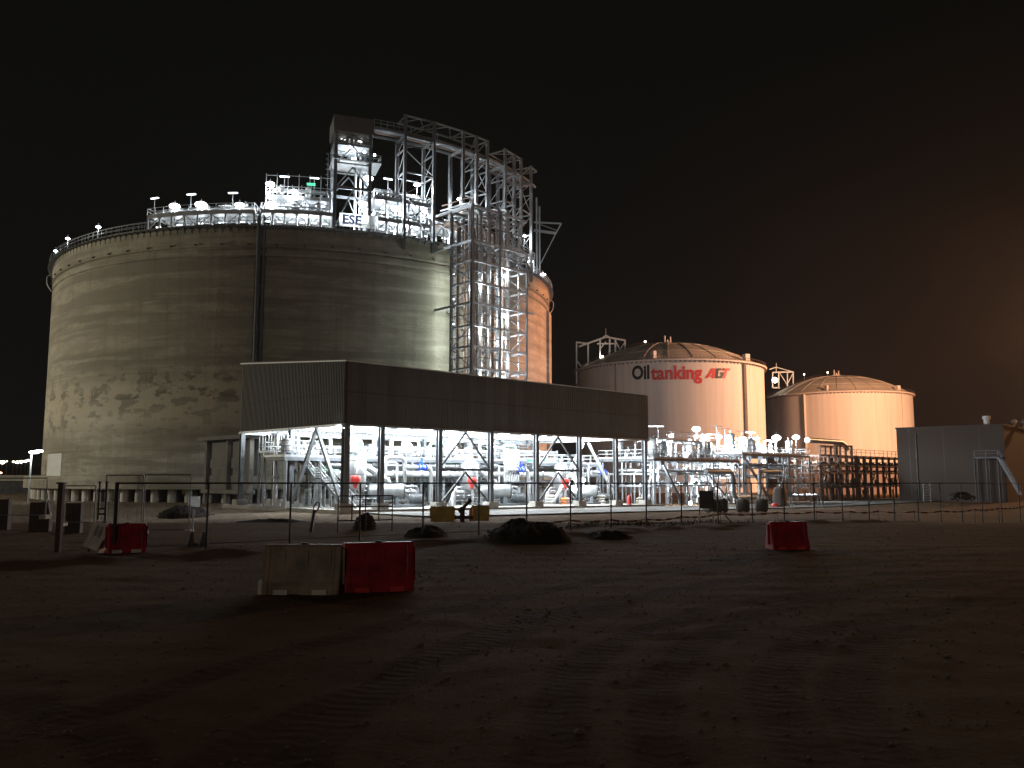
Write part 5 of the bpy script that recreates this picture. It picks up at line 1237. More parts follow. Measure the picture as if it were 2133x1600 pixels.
# ================================================================ far pipe rack (orange-lit)
ro = HP(t2b+4, -1, 0); nb = 13
L0 = line_t(ro, U, 1871)
for k in range(2):
    a0, a1 = (0, L0*.42) if k == 0 else (L0*.44, L0+8)
    zz = [zat(1740, 947, *(ro+U*5).xy), zat(1800, 950, *(ro+U*20).xy)][k]
    o = thing('far_pipe_rack', ['rusty brown pipe rack bay right of the bright platforms','long low brown pipe rack in front of the far right tank'][k], 'pipe rack', (ro.x+U.x*a0, ro.y+U.y*a0, fz(90)))
    n = 4 if k == 0 else 9
    mb = MB()
    for j in range(n+1):
        for s in (0, 5): q = ro+U*(a0+(a1-a0)*j/n)+V*s; mb.beam((q.x,q.y,fz(90)-.3), (q.x,q.y,zz), .35)
    mb.build('post', BRICKRED, o)
    mb = MB()
    for z in (zz-.2, zz-2.0, zz-3.4, .2):
        for s in (0, 5): p, q = ro+U*a0+V*s, ro+U*a1+V*s; mb.beam((p.x,p.y,z), (q.x,q.y,z), .25, .35)
        for j in range(n+1): p, q = ro+U*(a0+(a1-a0)*j/n), ro+U*(a0+(a1-a0)*j/n)+V*5; mb.beam((p.x,p.y,z-.03), (q.x,q.y,z-.03), .2, .3)
    mb.build('beams', BRICKRED, o)
    for j in range(9):
        s = .5+j*.5; z = [zz-1.75, zz-3.15, .45][j % 3]; r = [.25,.16,.2][j % 3]; p, q = ro+U*(a0+rr.uniform(-1,2))+V*s, ro+U*(a1+rr.uniform(-2,1))+V*s
        mb = MB(); mb.path([(p.x,p.y,z+r), ((p.x+q.x)/2,(p.y+q.y)/2,z+r), (q.x,q.y,z+r)], r, 7); mb.build('pipe', RUST if j % 2 else SILV2, o)
    mb = MB()
    for j in range(n):
        if j % 2 == 0: p, q = ro+U*(a0+(a1-a0)*j/n), ro+U*(a0+(a1-a0)*(j+1)/n); mb.beam((p.x,p.y,.3), (q.x,q.y,zz-2.1), .14); mb.beam((q.x,q.y,.3), (p.x,p.y,zz-2.1), .14)
    for j in range(60):
        t = a0+rr.random()*(a1-a0); s = rr.random()*5; q = ro+U*t+V*s; z = rr.choice((zz-3.3, .3, -1.5)); mb.tube((q.x,q.y,z), (q.x,q.y,z+rr.uniform(.8,2.2)), rr.uniform(.06,.2), 6)
    mb.build('riser', RUST, o)
    mb = MB(); q0, q1 = ro+U*a0, ro+U*a1; mb.rail([(q0.x,q0.y,zz), (q1.x,q1.y,zz)], 1.2, 2.2, .05); mb.build('handrail', BRICKRED, o)
# portal with a thick pipe on top
o = thing('elevated_pipe_portal', 'brown portal frame with a thick orange-lit pipe on top, before the far tank', 'portal', (ro+U*2).to_tuple())
a, b = line_t(ro+V*2, U, 1700), line_t(ro+V*2, U, 1766); zq = zat(1735, 918, *(ro+U*a).xy); mb = MB()
for t in (a+(b-a)*.45, a+(b-a)*.62, a+(b-a)*.8, b):
    for s in (1, 4): q = ro+U*t+V*s; mb.beam((q.x,q.y,fz(90)), (q.x,q.y,zq-.5), .35)
for s in (1, 4): p, q = ro+U*(a+(b-a)*.45)+V*s, ro+U*b+V*s; mb.beam((p.x,p.y,zq-.7), (q.x,q.y,zq-.7), .3, .4)
mb.build('frame', BRICKRED, o); mb = MB(); p, q = ro+U*(a-3)+V*2, ro+U*(b-2)+V*2; mb.path([(p.x,p.y,zq+.1), (q.x,q.y,zq+.1), (q.x+1.5,q.y+1.2,zq-1.2)], .5, 12, 1); mb.build('pipe', SILV2, o)

# dark backdrop wall added to darken the gaps behind the racks
o = thing('backdrop_wall', 'dark backdrop wall added behind the brown pipe racks, below the far tank', 'wall', at(1700, 1000, 215)); a_, b_ = at(1640, 1000, 205), at(1880, 1000, 235); zw = zat(1740, 962, *at(1740, 1000, 216).xy)
mb = MB(); mb.beam((a_.x,a_.y,(zw-4)/2), (b_.x,b_.y,(zw-4)/2), .6, zw+4); mb.build('face', BRICKRED, o); mb = MB(); mb.beam((a_.x,a_.y,zw+.12), (b_.x,b_.y,zw+.12), .9, .22); mb.build('coping', CONCP, o)
# ================================================================ the two white steel tanks
TANKW = tank_mat('cream_white_tank_paint', (.68,.585,.53)); TANKR = mat('tank_roof_paint', (.55,.47,.40), .6, 0, .22, .12, .1, .3)
def steel_tank(label, azd, D, R, zr, apex, seams):
    az_ = R_(azd); c = Vector((D*math.sin(az_), D*math.cos(az_), 0)); f = Vector((-math.sin(az_), -math.cos(az_), 0)); t_ = Vector((math.cos(az_), -math.sin(az_), 0))
    o = thing('domed_tank', label, 'storage tank', (c.x, c.y, -2.5))
    def P(th, r, z): q = c+f*(math.cos(th)*r)+t_*(math.sin(th)*r); return Vector((q.x, q.y, z))
    mb = MB(); mb.lathe([(R,-2.5), (R,zr)], c, 160); mb.build('wall', TANKW, o)
    mb = MB(); h = apex-zr; mb.lathe([(R+.9,zr-.1),(R+1.0,zr+.35),(R+.2,zr+.7),(R-.6,zr+1.0)], c, 160, sm=False); mb.lathe([(R-.4,zr+.4)]+[(R*.985*math.cos(a*math.pi/2/12)**.9 if a < 12 else .01, zr+.4+(h-.4)*math.sin(a*math.pi/2/12)) for a in range(1, 13)], c, 96)
    # flatter dome than an ellipse: reshape by profile of a sphere cap
    mb.v = mb.v[:160*4]; mb.f = [q for q in mb.f if max(q) < 160*4]; mb.sm = mb.sm[:len(mb.f)]
    mb.build('rim_gutter', TANKW, o)
    rs = (R*R+h*h)/(2*h); mb = MB(); pr = []
    for i in range(15): r = (R-.3)*(1-i/14)+.01; pr.append((r, apex-rs+math.sqrt(rs*rs-r*r)+.1))
    mb.lathe(pr, c, 96); mb.build('dome', TANKR, o)
    mb = MB()
    for i in range(24):
        t = 2*math.pi*i/24
        for a, b in zip(pr[:-3], pr[1:-2]): mb.beam(P(t, a[0], a[1]+.08), P(t, b[0], b[1]+.08), .16, .16)
    for k in (3, 7, 11):
        for i in range(48): mb.beam(P(2*math.pi*i/48, pr[k][0], pr[k][1]+.06), P(2*math.pi*(i+1)/48, pr[k][0], pr[k][1]+.06), .12, .1)
    mb.build('dome_rib', TANKR, o)
    mb = MB()
    for i in range(72): t = R_(-95)+R_(190)*i/71; mb.box(P(t, R+.55, zr-.3), (.35,.35,.4), 0)
    mb.build('gutter_bracket', BRICKRED, o)
    mb = MB()
    for i in range(-40, 41): t = R_(i*2.2); mb.tube(P(t, R+.6, zr+.4), P(t, R+.6, zr+1.5), .04, 4); mb.tube(P(t, R+.6, zr+1.5), P(t+R_(2.2), R+.6, zr+1.5), .04, 4, cap=False)
    mb.build('rim_rail', BRICKRED, o)
    mb = MB()
    for k in (-1, 0, 1): q = P(0, .9*k, apex); mb.tube(P(R_(90), .9*k, apex-.3), P(R_(90), .9*k, apex+[3.0,1.6,2.6][k+1]), .28, 10)
    mb.tube(c+Vector((0,0,apex-.2)), c+Vector((0,0,apex+.7)), 1.8, 16); mb.build('vent_stack', TANKW, o)
    mb = MB()                                                # roof stair rail on the left side of the dome
    pts = [P(R_(-80), r, z) for r, z in pr[1:12]]; mb.rail(pts, 1.2, 1.6, .05); mb.build('dome_handrail', BRICKRED, o)
    for th, w_, m_, r_ in seams: mb = MB(); mb.beam(P(th, R+r_, -2.4), P(th, R+r_, zr-.3), w_); mb.build('downpipe', m_, o)
    mb = MB(); q = P(R_(-8), R-.8, zr+.9); mb.box(q+Vector((0,0,1)), (1.0,1.4,2.2), .4); q = P(R_(52), R-.6, zr+.9); mb.box(q+Vector((0,0,1)), (1.6,1.6,2.0), .4); mb.build('roof_box', TANKW, o)
    return o, P, c
def thp(D, R, azd, px):                                     # tank angle at a pixel column
    az_ = R_(azd); k = math.atan((px-1066.5)*CP/F*1.0)-az_; s = D*math.sin(k)/R
    s = max(-1, min(1, s)); return math.asin(s)-k*0 if False else (math.asin(s)-k if abs(s) < 1 else math.pi/2)
t2, P2, c2 = steel_tank('white domed tank with large lettering, half orange-lit, in the middle distance', 10.67, 276, 30, 36, 45.3, [])
def add_pipe(o, P, th, w_, m_, R=30, zr=36, r_=.3): mb = MB(); mb.beam(P(th, R+r_, -2.4), P(th, R+r_, zr-.3), w_); mb.build('downpipe', m_, o)
add_pipe(t2, P2, thp(276,30,10.67,1556), .75, mat('tan_pipe_paint', (.40,.30,.22), .6, 0, .15, .5), r_=.4); add_pipe(t2, P2, thp(276,30,10.67,1286), .25, DSTEEL)
t3, P3, c3 = steel_tank('white domed tank farthest right, brightly orange-lit and without lettering', 21.37, 394, 30, 36.6, 46.3, [])
add_pipe(t3, P3, thp(394,30,21.37,1683), .7, TANKW, zr=36.6, r_=.6); add_pipe(t3, P3, thp(394,30,21.37,1886), .2, TANKW, zr=36.6)
# lettering wrapped on tank 2
def letters(body, m, px0, px1, py_base, size, shear=0, bold=.03, name='lettering'):
    tA_, tB_ = thp(276,30,10.67,px0), thp(276,30,10.67,px1)
    q = P2((tA_+tB_)/2, 30, 0); zb = zat((px0+px1)/2, py_base, q.x, q.y)
    cu = bpy.data.curves.new('t', 'FONT'); cu.body = body; cu.size = 1; cu.offset = bold; cu.shear = shear; cu.resolution_u = 4
    o = bpy.data.objects.new('t', cu); C.objects.link(o); me = bpy.data.meshes.new_from_object(o.evaluated_get(bpy.context.evaluated_depsgraph_get())); bpy.data.objects.remove(o)
    x0 = min(v.co.x for v in me.vertices); x1 = max(v.co.x for v in me.vertices); k = (tB_-tA_)/(x1-x0); mb = MB()
    mb.add([P2(tA_+(v.co.x-x0)*k, 30.09, zb+v.co.y*size) for v in me.vertices], [tuple(p.vertices) for p in me.polygons]); mb.build(name, m, t2)
letters('Oil', LOGOBLK, 1320, 1357, 789, 5.5, bold=.04); letters('tanking', LOGORED, 1359, 1468, 789, 5.5, bold=.035)
def glyph(polys, m, px0, px1, py0, py1):
    for poly in polys:
        vs = []
        for x, y in poly: th = thp(276,30,10.67,px0+(px1-px0)*x); q = P2(th, 30.09, 0); q.z = zat(px0+(px1-px0)*x, py1+(py0-py1)*y, q.x, q.y); vs.append(q)
        mb = MB(); mb.add(vs, [tuple(range(len(vs)))]); mb.build('lettering', m, t2)
glyph([[(0,0),(.62,1),(1,1),(.86,0),(.62,0),(.68,.62),(.28,0)],[(.42,.16),(.50,.30),(.66,.30),(.64,.16)]], LOGORED, 1473, 1497, 767, 788)
glyph([[(.05,0),(.20,1),(1.05,1),(1.0,.79),(.42,.79),(.33,.21),(.5,.21),(.46,0)],[(.55,.60),(1.04,.60),(.66,0),(.44,0),(.66,.40),(.56,.40)]], LOGOBLK, 1494, 1515, 767, 788)
glyph([[(.0,1),(1,1),(.95,.76),(.66,.76),(.40,0),(.12,0),(.38,.76),(-.05,.76)]], LOGORED, 1508, 1528, 767, 788)
# access structures on the tanks' left rims
def rim_frame(label, Y, pts, lights, boxes, m=None):
    c = at(pts[0][0], 780, Y); o = thing('lifting_frame', label, 'steel frame', c, None)
    for dy in (0, 5):
        mb = MB()
        for (xa, ya, xb, yb, w_) in pts: mb.beam(at(xa, ya, Y+dy), at(xb, yb, Y+dy), w_)
        mb.build('frame', STEEL if m is None else m, o)
    mb = MB()
    for (xa, ya) in boxes: mb.beam(at(xa, ya, Y), at(xa, ya, Y+5), .35)
    mb.build('cross_member', STEEL, o)
    for i, (x, y, r) in enumerate(lights): mb = MB(); mb.ball(at(x, y, Y-.5), (r,r,r), 8); mb.build('lamp', WARM, o); lamp(at(x, y, Y-1.6), 900, (1,.9,.7), .3, parent=o)
    return o
Y2 = P2(R_(-70), 30, 0).y
rim_frame('pale steel lifting frame on the left rim of the lettered tank', Y2, [(1201,713,1201,800,.45),(1225,716,1225,757,.45),(1201,713,1225,716,.45),(1201,751,1213,766,.4),(1225,757,1213,766,.4),(1206,722,1262,702,.5),(1250,707,1262,698,.25),(1262,698,1282,708,.25),(1262,684,1262,704,.18),(1262,702,1302,709,.5),(1282,708,1282,735,.5),(1302,709,1302,735,.5),(1282,710,1295,735,.3),(1302,712,1286,737,.3),(1250,708,1250,752,.45),(1270,706,1270,744,.45),(1250,727,1262,712,.3),(1244,716,1282,716,.4)], [(1254,744,.55),(1276,741,.6)], [(1201,713),(1225,716),(1262,702),(1302,709),(1282,735),(1213,766)])
Y3 = P3(R_(-70), 30, 0).y
rim_frame('pale steel lifting frame on the left rim of the far right tank', Y3, [(1602,770,1617,765,.5),(1617,765,1617,775,.3),(1617,765,1652,775,.35),(1609,776,1652,775,.6),(1609,775,1609,808,.5),(1622,775,1622,808,.5),(1640,775,1640,805,.5),(1652,775,1652,803,.5),(1624,777,1640,802,.35),(1652,777,1640,800,.35),(1609,808,1624,808,.5),(1617,756,1617,768,.2)], [(1614,792,1.3)], [(1609,776),(1652,775),(1622,808)])
for i, (px, py, Y) in enumerate(((1344,712,276),(1675,780,394),(1724,776,394))):
    q = at(px, py, Y); o = thing('roof_lamp', ['single small lamp on the dome of the lettered tank','left small lamp on the dome of the far right tank','right small lamp on the dome of the far right tank'][i], 'lamp', q, 'small lamps on the tank domes')
    mb = MB(); mb.ball(q, .38, 8); mb.build('bulb', WARM, o); mb = MB(); mb.tube(q-Vector((0,0,2.6 if i != 1 else 3.6)), q, .12, 6); mb.build('pole', STEEL, o)
# ================================================================ pale building at the right edge
BZ = -2.2
bc = at(2097, 1000, 150); bc.z = BZ; bl = at(1872, 1000, 162); bl.z = BZ; zt = zat(2100, 886, bc.x, bc.y)
e1 = (bl-bc).normalized(); e2 = Vector((-e1.y, e1.x, 0)); e2 = e2 if e2.y > 0 else -e2; LB = (bl-bc).length; WB = 26
bld = thing('flat_roofed_building', 'plain grey flat-roofed windowless building at the right edge, end wall orange-lit', 'building', bc)
BWALL = mat('grey_render', (.052,.037,.029), .8, 0, .10, .25, .1)
def BP(a, s, z): q = bc+e1*a+e2*s; return Vector((q.x, q.y, z))
mb = MB(); mb.add([BP(0,0,BZ-.5),BP(LB,0,BZ-.5),BP(LB,0,zt),BP(0,0,zt),BP(0,WB,BZ-.5),BP(LB,WB,BZ-.5),BP(LB,WB,zt),BP(0,WB,zt)], [(0,1,2,3),(5,4,7,6),(4,0,3,7),(1,5,6,2)]); mb.build('walls', BWALL, bld)
mb = MB(); mb.add([BP(-.15,-.15,zt+.01),BP(LB+.15,-.15,zt+.01),BP(LB+.15,WB,zt+.01),BP(-.15,WB,zt+.01),BP(-.15,-.15,zt+.3),BP(LB+.15,-.15,zt+.3),BP(LB+.15,WB,zt+.3),BP(-.15,WB,zt+.3)], [(0,1,5,4),(1,2,6,5),(2,3,7,6),(3,0,4,7),(4,5,6,7),(3,2,1,0)]); mb.build('parapet', BWALL, bld)
mb = MB(); q = BP(LB-3.5,-.12,0); mb.tube((q.x,q.y,BZ), (q.x,q.y,zt-1), .14, 8); mb.build('downpipe', DGREY, bld)
mb = MB()
for a in range(4, int(LB), 6): mb.beam(BP(a,-.012,BZ), BP(a,-.012,zt-.05), .05, .03, side=e1)
mb.build('joint', DGREY, bld)
mb = MB(); q = BP(3.2,3,0); mb.tube((q.x,q.y,zt+.2), (q.x,q.y,zt+1.5), .5, 12); mb.tube((q.x,q.y,zt+1.45), (q.x,q.y,zt+2.0), .68, 12); mb.build('vent', WPAINT, bld)
mb = MB(); q = BP(-.0,14,0); 
for k in (-.9,.9): mb.ball((q.x+k,q.y,zt+1.3), (.6,.6,.55), 10); mb.tube((q.x+k,q.y,zt+.2), (q.x+k,q.y,zt+1.2), .2, 8)
mb.build('roof_fan', STEEL, bld)
# external staircase on the long wall
bs = thing('outside_staircase', 'dim grey outside staircase with a raised landing on the wall of the flat-roofed building', 'staircase', BP(3,-3,BZ))
zL = zat(2060, 952, *BP(5,-2,0).xy); a0, a1, a2 = line_t(BP(0,-2.2,0), e1, 2083), line_t(BP(0,-2.2,0), e1, 2034), line_t(BP(0,-2.2,0), e1, 2124)
mb = MB(); mb.add([BP(a0,-3,zL),BP(a1,-3,zL),BP(a1,-.2,zL),BP(a0,-.2,zL),BP(a0,-3,zL-.3),BP(a1,-3,zL-.3),BP(a1,-.2,zL-.3),BP(a0,-.2,zL-.3)], [(0,1,2,3),(7,6,5,4),(0,4,5,1),(1,5,6,2),(2,6,7,3),(3,7,4,0)]); mb.build('landing', DGREY, bs)
for a in (a0, (a0+a1)/2, a1):
    for s in (-2.9, -.5): mb = MB(); mb.beam(BP(a,s,BZ), BP(a,s,zL-.3), .22); mb.build('leg', DGREY, bs)
mb = MB()
for s in (-3, -1.6): mb.beam(BP(a0,s,zL-.1), BP(a2,s,BZ+1.2), .12, .35)
mb.build('stringer', DSTEEL, bs)
mb = MB()
for i in range(18): f = (i+.5)/18; mb.box(BP(a0+(a2-a0)*f,-2.3,zL+(BZ+1.2-zL)*f), (.3,1.3,.06), math.atan2(e1.y, e1.x))
mb.build('treads', DGREY, bs)
mb = MB(); mb.rail([BP(a1,-3,zL), BP(a0,-3,zL)], 1.1, 1.5, .05)
for s in (-3, -1.6): mb.tube(BP(a0,s,zL+1.1), BP(a2,s,BZ+2.3), .06, 5)
mb.build('handrail', DSTEEL, bs)
# long low wall/white line in front of the building, car, A-frame
p = onz(2003, 1043, -1.9); car = thing('parked_car', 'dark parked car with shiny roof in front of the flat-roofed building', 'car', p)
ca = .12; cd = Vector((math.cos(ca), math.sin(ca), 0)); cn = Vector((-cd.y, cd.x, 0))
CARP = mat('dark_car_paint', (.06,.055,.05), .22, .4, .08, 3, 0, .6); GLASS = mat('car_glass', (.02,.02,.022), .08, 0, .05, 3, 0, .7)
def loft(secs, m, name, par):
    mb = MB(); vs = []
    for x, hw, zb_, ztp in secs: vs += [p+cd*x-cn*hw+Vector((0,0,zb_)), p+cd*x-cn*hw*.94+Vector((0,0,ztp)), p+cd*x+cn*hw*.94+Vector((0,0,ztp)), p+cd*x+cn*hw+Vector((0,0,zb_))]
    n = len(secs)
    for i in range(n-1):
        for j in range(4): mb.add([vs[4*i+j], vs[4*i+(j+1) % 4], vs[4*i+4+(j+1) % 4], vs[4*i+4+j]], [(0,1,2,3)])
    mb.add(vs[:4], [(0,1,2,3)]); mb.add(vs[-4:], [(3,2,1,0)]); mb.build(name, m, par)
loft([(-2.15,.75,.35,.7),(-2.0,.86,.28,.86),(-1.2,.9,.25,.95),(0,.9,.25,.97),(1.1,.9,.25,.95),(1.9,.86,.28,.82),(2.15,.7,.35,.65)], CARP, 'body', car)
loft([(-1.75,.74,.95,.97),(-1.15,.72,.95,1.42),(-.2,.74,.95,1.5),(.7,.72,.95,1.42),(1.35,.74,.94,.97)], GLASS, 'windows', car)
loft([(-1.2,.66,1.38,1.45),(-.2,.67,1.46,1.53),(.68,.66,1.38,1.45)], CARP, 'roof', car)
for x in (-1.35, 1.35):
    for s in (-1, 1): q = p+cd*x+cn*.8*s+Vector((0,0,.33)); mb = MB(); mb.tube(q-cn*.11, q+cn*.11, .33, 16); wq = mb.build('wheel', BLACKP, car); mb = MB(); mb.tube(q+cn*.1*s, q+cn*.125*s, .2, 12); r_ = mb.build('rim', SILVER, wq) if False else mb.build('rim', SILVER, car)
q = onz(1932, 1046, -1.9); o = thing('site_ladder', 'thin metal ladder frame standing alone on the yard left of the parked car', 'ladder', q); mb = MB(); zt_ = zat(1932, 1007, q.x, q.y)
for k in (-.55,.55): mb.tube(q+Vector((k,0,0)), Vector((q.x+k,q.y,zt_)), .05, 6)
mb.tube(Vector((q.x-.5,q.y,zt_)), q+Vector((4.6,.8,0)), .06, 6); mb.build('stiles', STEEL, o); mb = MB()
for j in range(7): z = q.z+.25+j*(zt_-q.z)/7; mb.beam((q.x-.55,q.y,z), (q.x+.55,q.y,z), .14, .05)
mb.build('rungs', WSTEEL, o)
# trestle table at 1685
q = yard(1682, 1060) if 'yard' in globals() else onz(1682,1060,-2); o = thing('pipe_trestle', 'low trestle frame holding pipe offcuts on the yard behind the fence', 'trestle', q); zt_ = zat(1682, 1035, q.x, q.y)
mb = MB(); w_ = 2.0
for k in (-w_, w_):
    for s in (0, 1.2): mb.beam(q+Vector((k,s,0)), Vector((q.x+k*.95,q.y+s,zt_)), .12)
for s in (0, 1.2): mb.beam((q.x-w_-.2,q.y+s,zt_+.06), (q.x+w_+.2,q.y+s,zt_+.06), .14)
mb.build('frame', DSTEEL, o); mb = MB()
for k in (-1.2,-.4,.5,1.3): mb.tube((q.x+k,q.y-.2,zt_+.25), (q.x+k,q.y+1.5,zt_+.25), .12, 8)
mb.build('offcut', SILVER, o)
q = yard(1625, 1055); o = thing('wrapped_machine', 'tall machine wrapped in brown sheet at the end of the bright platforms', 'wrapped load', q); mb = MB(); prof = [(.95,0),(.9,.7),(.85,1.9),(.75,2.5),(.6,2.75),(.01,2.8)]; mb.lathe(prof, q, 14)
for v in range(len(mb.v)): x, y, z = mb.v[v]; dx, dy = x-q.x, y-q.y; a = math.atan2(dy,dx); kk = 1+.16*math.cos(4*a)+.05*math.sin(7*a+z*2); mb.v[v] = (q.x+dx*kk, q.y+dy*kk, z)
mb.build('sheet', BROWNP, o); mb = MB(); mb.lathe([(.01,0),(.7,.02),(.6,.35),(.2,.5),(.01,.52)], q+Vector((-1.2,-1.6,0)), 10); mb.build('red_tie', REDP, o)
# ================================================================ fence
def FP(px): k = (px-1066.5)/(F/CP); Y = 31.71/(1-.74*k); return k*Y, Y
fence = thing('perimeter_fence', 'long dark wire fence with a straight top rail crossing in front of the plant', 'fence', (0, 31.7, 0))
fpx = [245, 435, 607, 751, 882, 998, 1097, 1188, 1272, 1345, 1418]+[None]*26
X = FP(1418)[0]; fx = [FP(px)[0] for px in fpx[:11]]
while len(fx) < 40: fx.append(fx[-1]+1.77*(1+.01*len(fx)))
def ftop(x, y): 
    k = x/y; px = 1066.5+F*k/CP; return zat(px, 1006.5, x, y)
wires = MB()
for i, x in enumerate(fx):
    y = 31.71+.74*x; z0 = rough_z(x, y)-.3; zt_ = ftop(x, y)
    mb = MB(); mb.tube((x,y,z0), (x,y,zt_+.03), .032 if i else .06, 8); mb.build('post', DARK, fence)
mb = MB()
for a, b in zip(fx[:-1], fx[1:]): ya, yb = 31.71+.74*a, 31.71+.74*b; mb.tube((a,ya,ftop(a,ya)), (b,yb,ftop(b,yb)), .026, 8)
mb.build('top_rail', DARK, fence)
mb = MB()
for a, b in zip(fx[:-1], fx[1:]):
    ya, yb = 31.71+.74*a, 31.71+.74*b
    for f in (.05,): mb.tube((a,ya,rough_z(a,ya)+f+.1), (b,yb,rough_z(b,yb)+f+.1), .008, 4, cap=False)
mb.build('wire', DARK, fence)
# mesh gate leaf (rebar grid) leaning inside
p0, p1 = at(704, 1078, 27.5), at(817, 1078, 28.2); zA, zB_ = zat(760, 1033, p0.x, p0.y), zat(760, 1087, p0.x, p0.y)
gl = thing('mesh_panel', 'black coarse grid panel standing at the fence before the hall corner', 'panel', (p0.x,p0.y,gz(p0.x,p0.y)))
mb = MB()
for i in range(5): q = p0+(p1-p0)*i/4; mb.tube((q.x,q.y,zB_-(.35 if i in (0,2,4) else 0)), (q.x,q.y,zA), .022, 6)
for z in (zA, zA-(zA-zB_)*.42, zA-(zA-zB_)*.95): mb.tube((p0.x,p0.y,z), (p1.x,p1.y,z), .022, 6)
mb.build('bars', DARK, gl)
# left hand gate posts and temporary panels
def gpost(label, px, w_, y0, y1, m=BRICKRED, Y=24.5, name='gate_post'):
    p = at(px, (y0+y1)/2, Y); z0, zt_ = rough_z(p.x, p.y)-.1, zat(px, y0, p.x, p.y); o = thing(name, label, 'post', (p.x,p.y,z0))
    mb = MB(); mb.beam((p.x,p.y,z0), (p.x,p.y,zt_), w_); mb.build('shaft', m, o); mb = MB(); mb.box((p.x,p.y,zt_+.02), (w_*1.5,w_*1.5,.05)); mb.build('cap', DARK, o); return p, zt_
gpost('thick brown square gate post at the far left', 126, .14, 1008, 1105, BROWNP, 24)
pa1, za1 = gpost('left dark post of the close pair behind the red and white barrier', 206, .05, 1006, 1100, DARK)
pa2, za2 = gpost('right dark post of the close pair behind the red and white barrier', 221, .05, 1006, 1100, DARK)
mb = MB()
for f in (.2, .62, .75): z = za1-f*1.2; mb.beam((pa1.x,pa1.y,z), (pa2.x,pa2.y,z), .05)
mb.solo('post_spacer', DARK, 'small cross bars joining the close pair of dark posts', 'bracket', (pa1.x,pa1.y,za1-.8))
def temp_panel(label, x0, x1, yt, yb, Y, m=DSTEEL):
    a, b = at(x0, yt, Y), at(x1, yt, Y); z1 = a.z; z0 = zat(x0, yb, a.x, a.y); b.z = z1
    o = thing('temporary_panel', label, 'fence panel', (a.x,a.y,z0), 'temporary fence panels at the left')
    mb = MB(); mb.tube((a.x,a.y,z0), (a.x,a.y,z1), .022, 6); mb.tube((b.x,b.y,z0), (b.x,b.y,z1), .022, 6); mb.tube(a, b, .022, 6); mb.tube((a.x,a.y,z0+.12), (b.x,b.y,z0+.12), .018, 6); mb.build('tube_frame', m, o)
    mb = MB(); n = int((b-a).length/.14)
    for i in range(1, n): q = a+(b-a)*i/n; mb.tube((q.x,q.y,z0+.12), (q.x,q.y,z1), .0028, 3, cap=False)
    mb.build('mesh', m, o)
    for q in (a, b): mb = MB(); mb.box((q.x,q.y,z0+.06), (.22,.6,.14), .2); mb.build('foot_block', CONC, o)
temp_panel('first pale temporary fence panel right of the close pair of posts', 222, 299, 990, 1098, 27)
temp_panel('second pale temporary fence panel, just left of the corner fence post', 303, 398, 989, 1112, 26.3)
temp_panel('low temporary fence panel at the very left edge', -10, 99, 996, 1080, 30)
temp_panel('low temporary panel between the brown gate post and the dark post pair', 133, 200, 1012, 1095, 29)
p = onz(400, 1137, 0.0); o = thing('foot_pedestal', 'dark lumpy concrete feet of the temporary panels beside the corner fence post', 'fence foot', p)
mb = MB()
for dx in (0, .36): mb.lathe([(.17,0),(.13,.12),(.08,.3),(.06,.42),(.001,.44)], p+Vector((dx,.1*dx,0)), 8, sm=False)
mb.build('body', DGREY, o); mb = MB(); mb.tube(p+Vector((0,0,.3)), p+Vector((0,0,1.1)), .025, 6); mb.build('spigot', STEEL, o)
# precast pipe blocks at the far left behind the fence
for i, (x0, x1, y0, y1) in enumerate(((2,20,1040,1070),(66,104,1046,1085),(140,168,1048,1098))):
    p = at((x0+x1)/2, y1, 34-i); w_ = (x1-x0)/F*34; h = (y1-y0)/F*34; z0 = rough_z(p.x,p.y)-.05; zt_ = zat((x0+x1)/2, y0, p.x, p.y); zt_ = max(zt_, z0+.5)
    o = thing('leaning_board', f'dull brown upright board behind the far left fence, {ORD[i]} one', 'board', (p.x,p.y,z0)); mb = MB(); mb.box((p.x,p.y,(z0+zt_)/2), (w_,.3,zt_-z0), .1); mb.build('sheet', BROWNP, o)
    mb = MB(); mb.beam((p.x,p.y+.2,z0), (p.x,p.y+.2,zt_+.03), .08); mb.build('batten', WOOD, o)
# far left retaining wall and lights
o = thing('far_wall', 'pale low wall far away at the left edge, behind the fence', 'wall', at(0, 1000, 190)); a, b = at(-120, 1000, 190), at(84, 1000, 205)
mb = MB(); mb.beam((a.x,a.y,zat(0,996,a.x,a.y)), (b.x,b.y,zat(80,996,b.x,b.y)), 1.0, 1.4); mb.build('coping', CONC, o); mb = MB(); mb.beam((a.x,a.y+.3,-.8), (b.x,b.y+.3,-.8), .6, 4); mb.build('face', DGREY, o)
hb = MB(); n = 24; vs = []
for i in range(n+1): x = -520+i*18; h = 12+9*mnoise.noise(Vector((i*.3,2,0))) if i < n-3 else 4; vs += [(x, 620, -3), (x, 640, h), (x, 900, -3)]
for i in range(n): q = 3*i; hb.add([vs[q], vs[q+3], vs[q+4], vs[q+1], vs[q+2], vs[q+5]], [(0,1,2,3),(3,2,5,4)], True)
struct(hb, 'hill', mat('dark_hillside', (.05,.035,.025), .9, 0, .4, .02))
p = at(63, 985, 120); zt_ = zat(72, 941, p.x, p.y); o = thing('street_lamp', 'tall street lamp with a double white head beside the left edge of the concrete tank', 'street lamp', (p.x,p.y,-1.5))
mb = MB(); mb.tube((p.x,p.y,-1.5), (p.x,p.y,zt_), .13, 8); mb.build('pole', WSTEEL, o); mb = MB(); mb.beam((p.x,p.y,zt_), (p.x+1.7,p.y,zt_+.15), .12); mb.build('arm', WSTEEL, o)
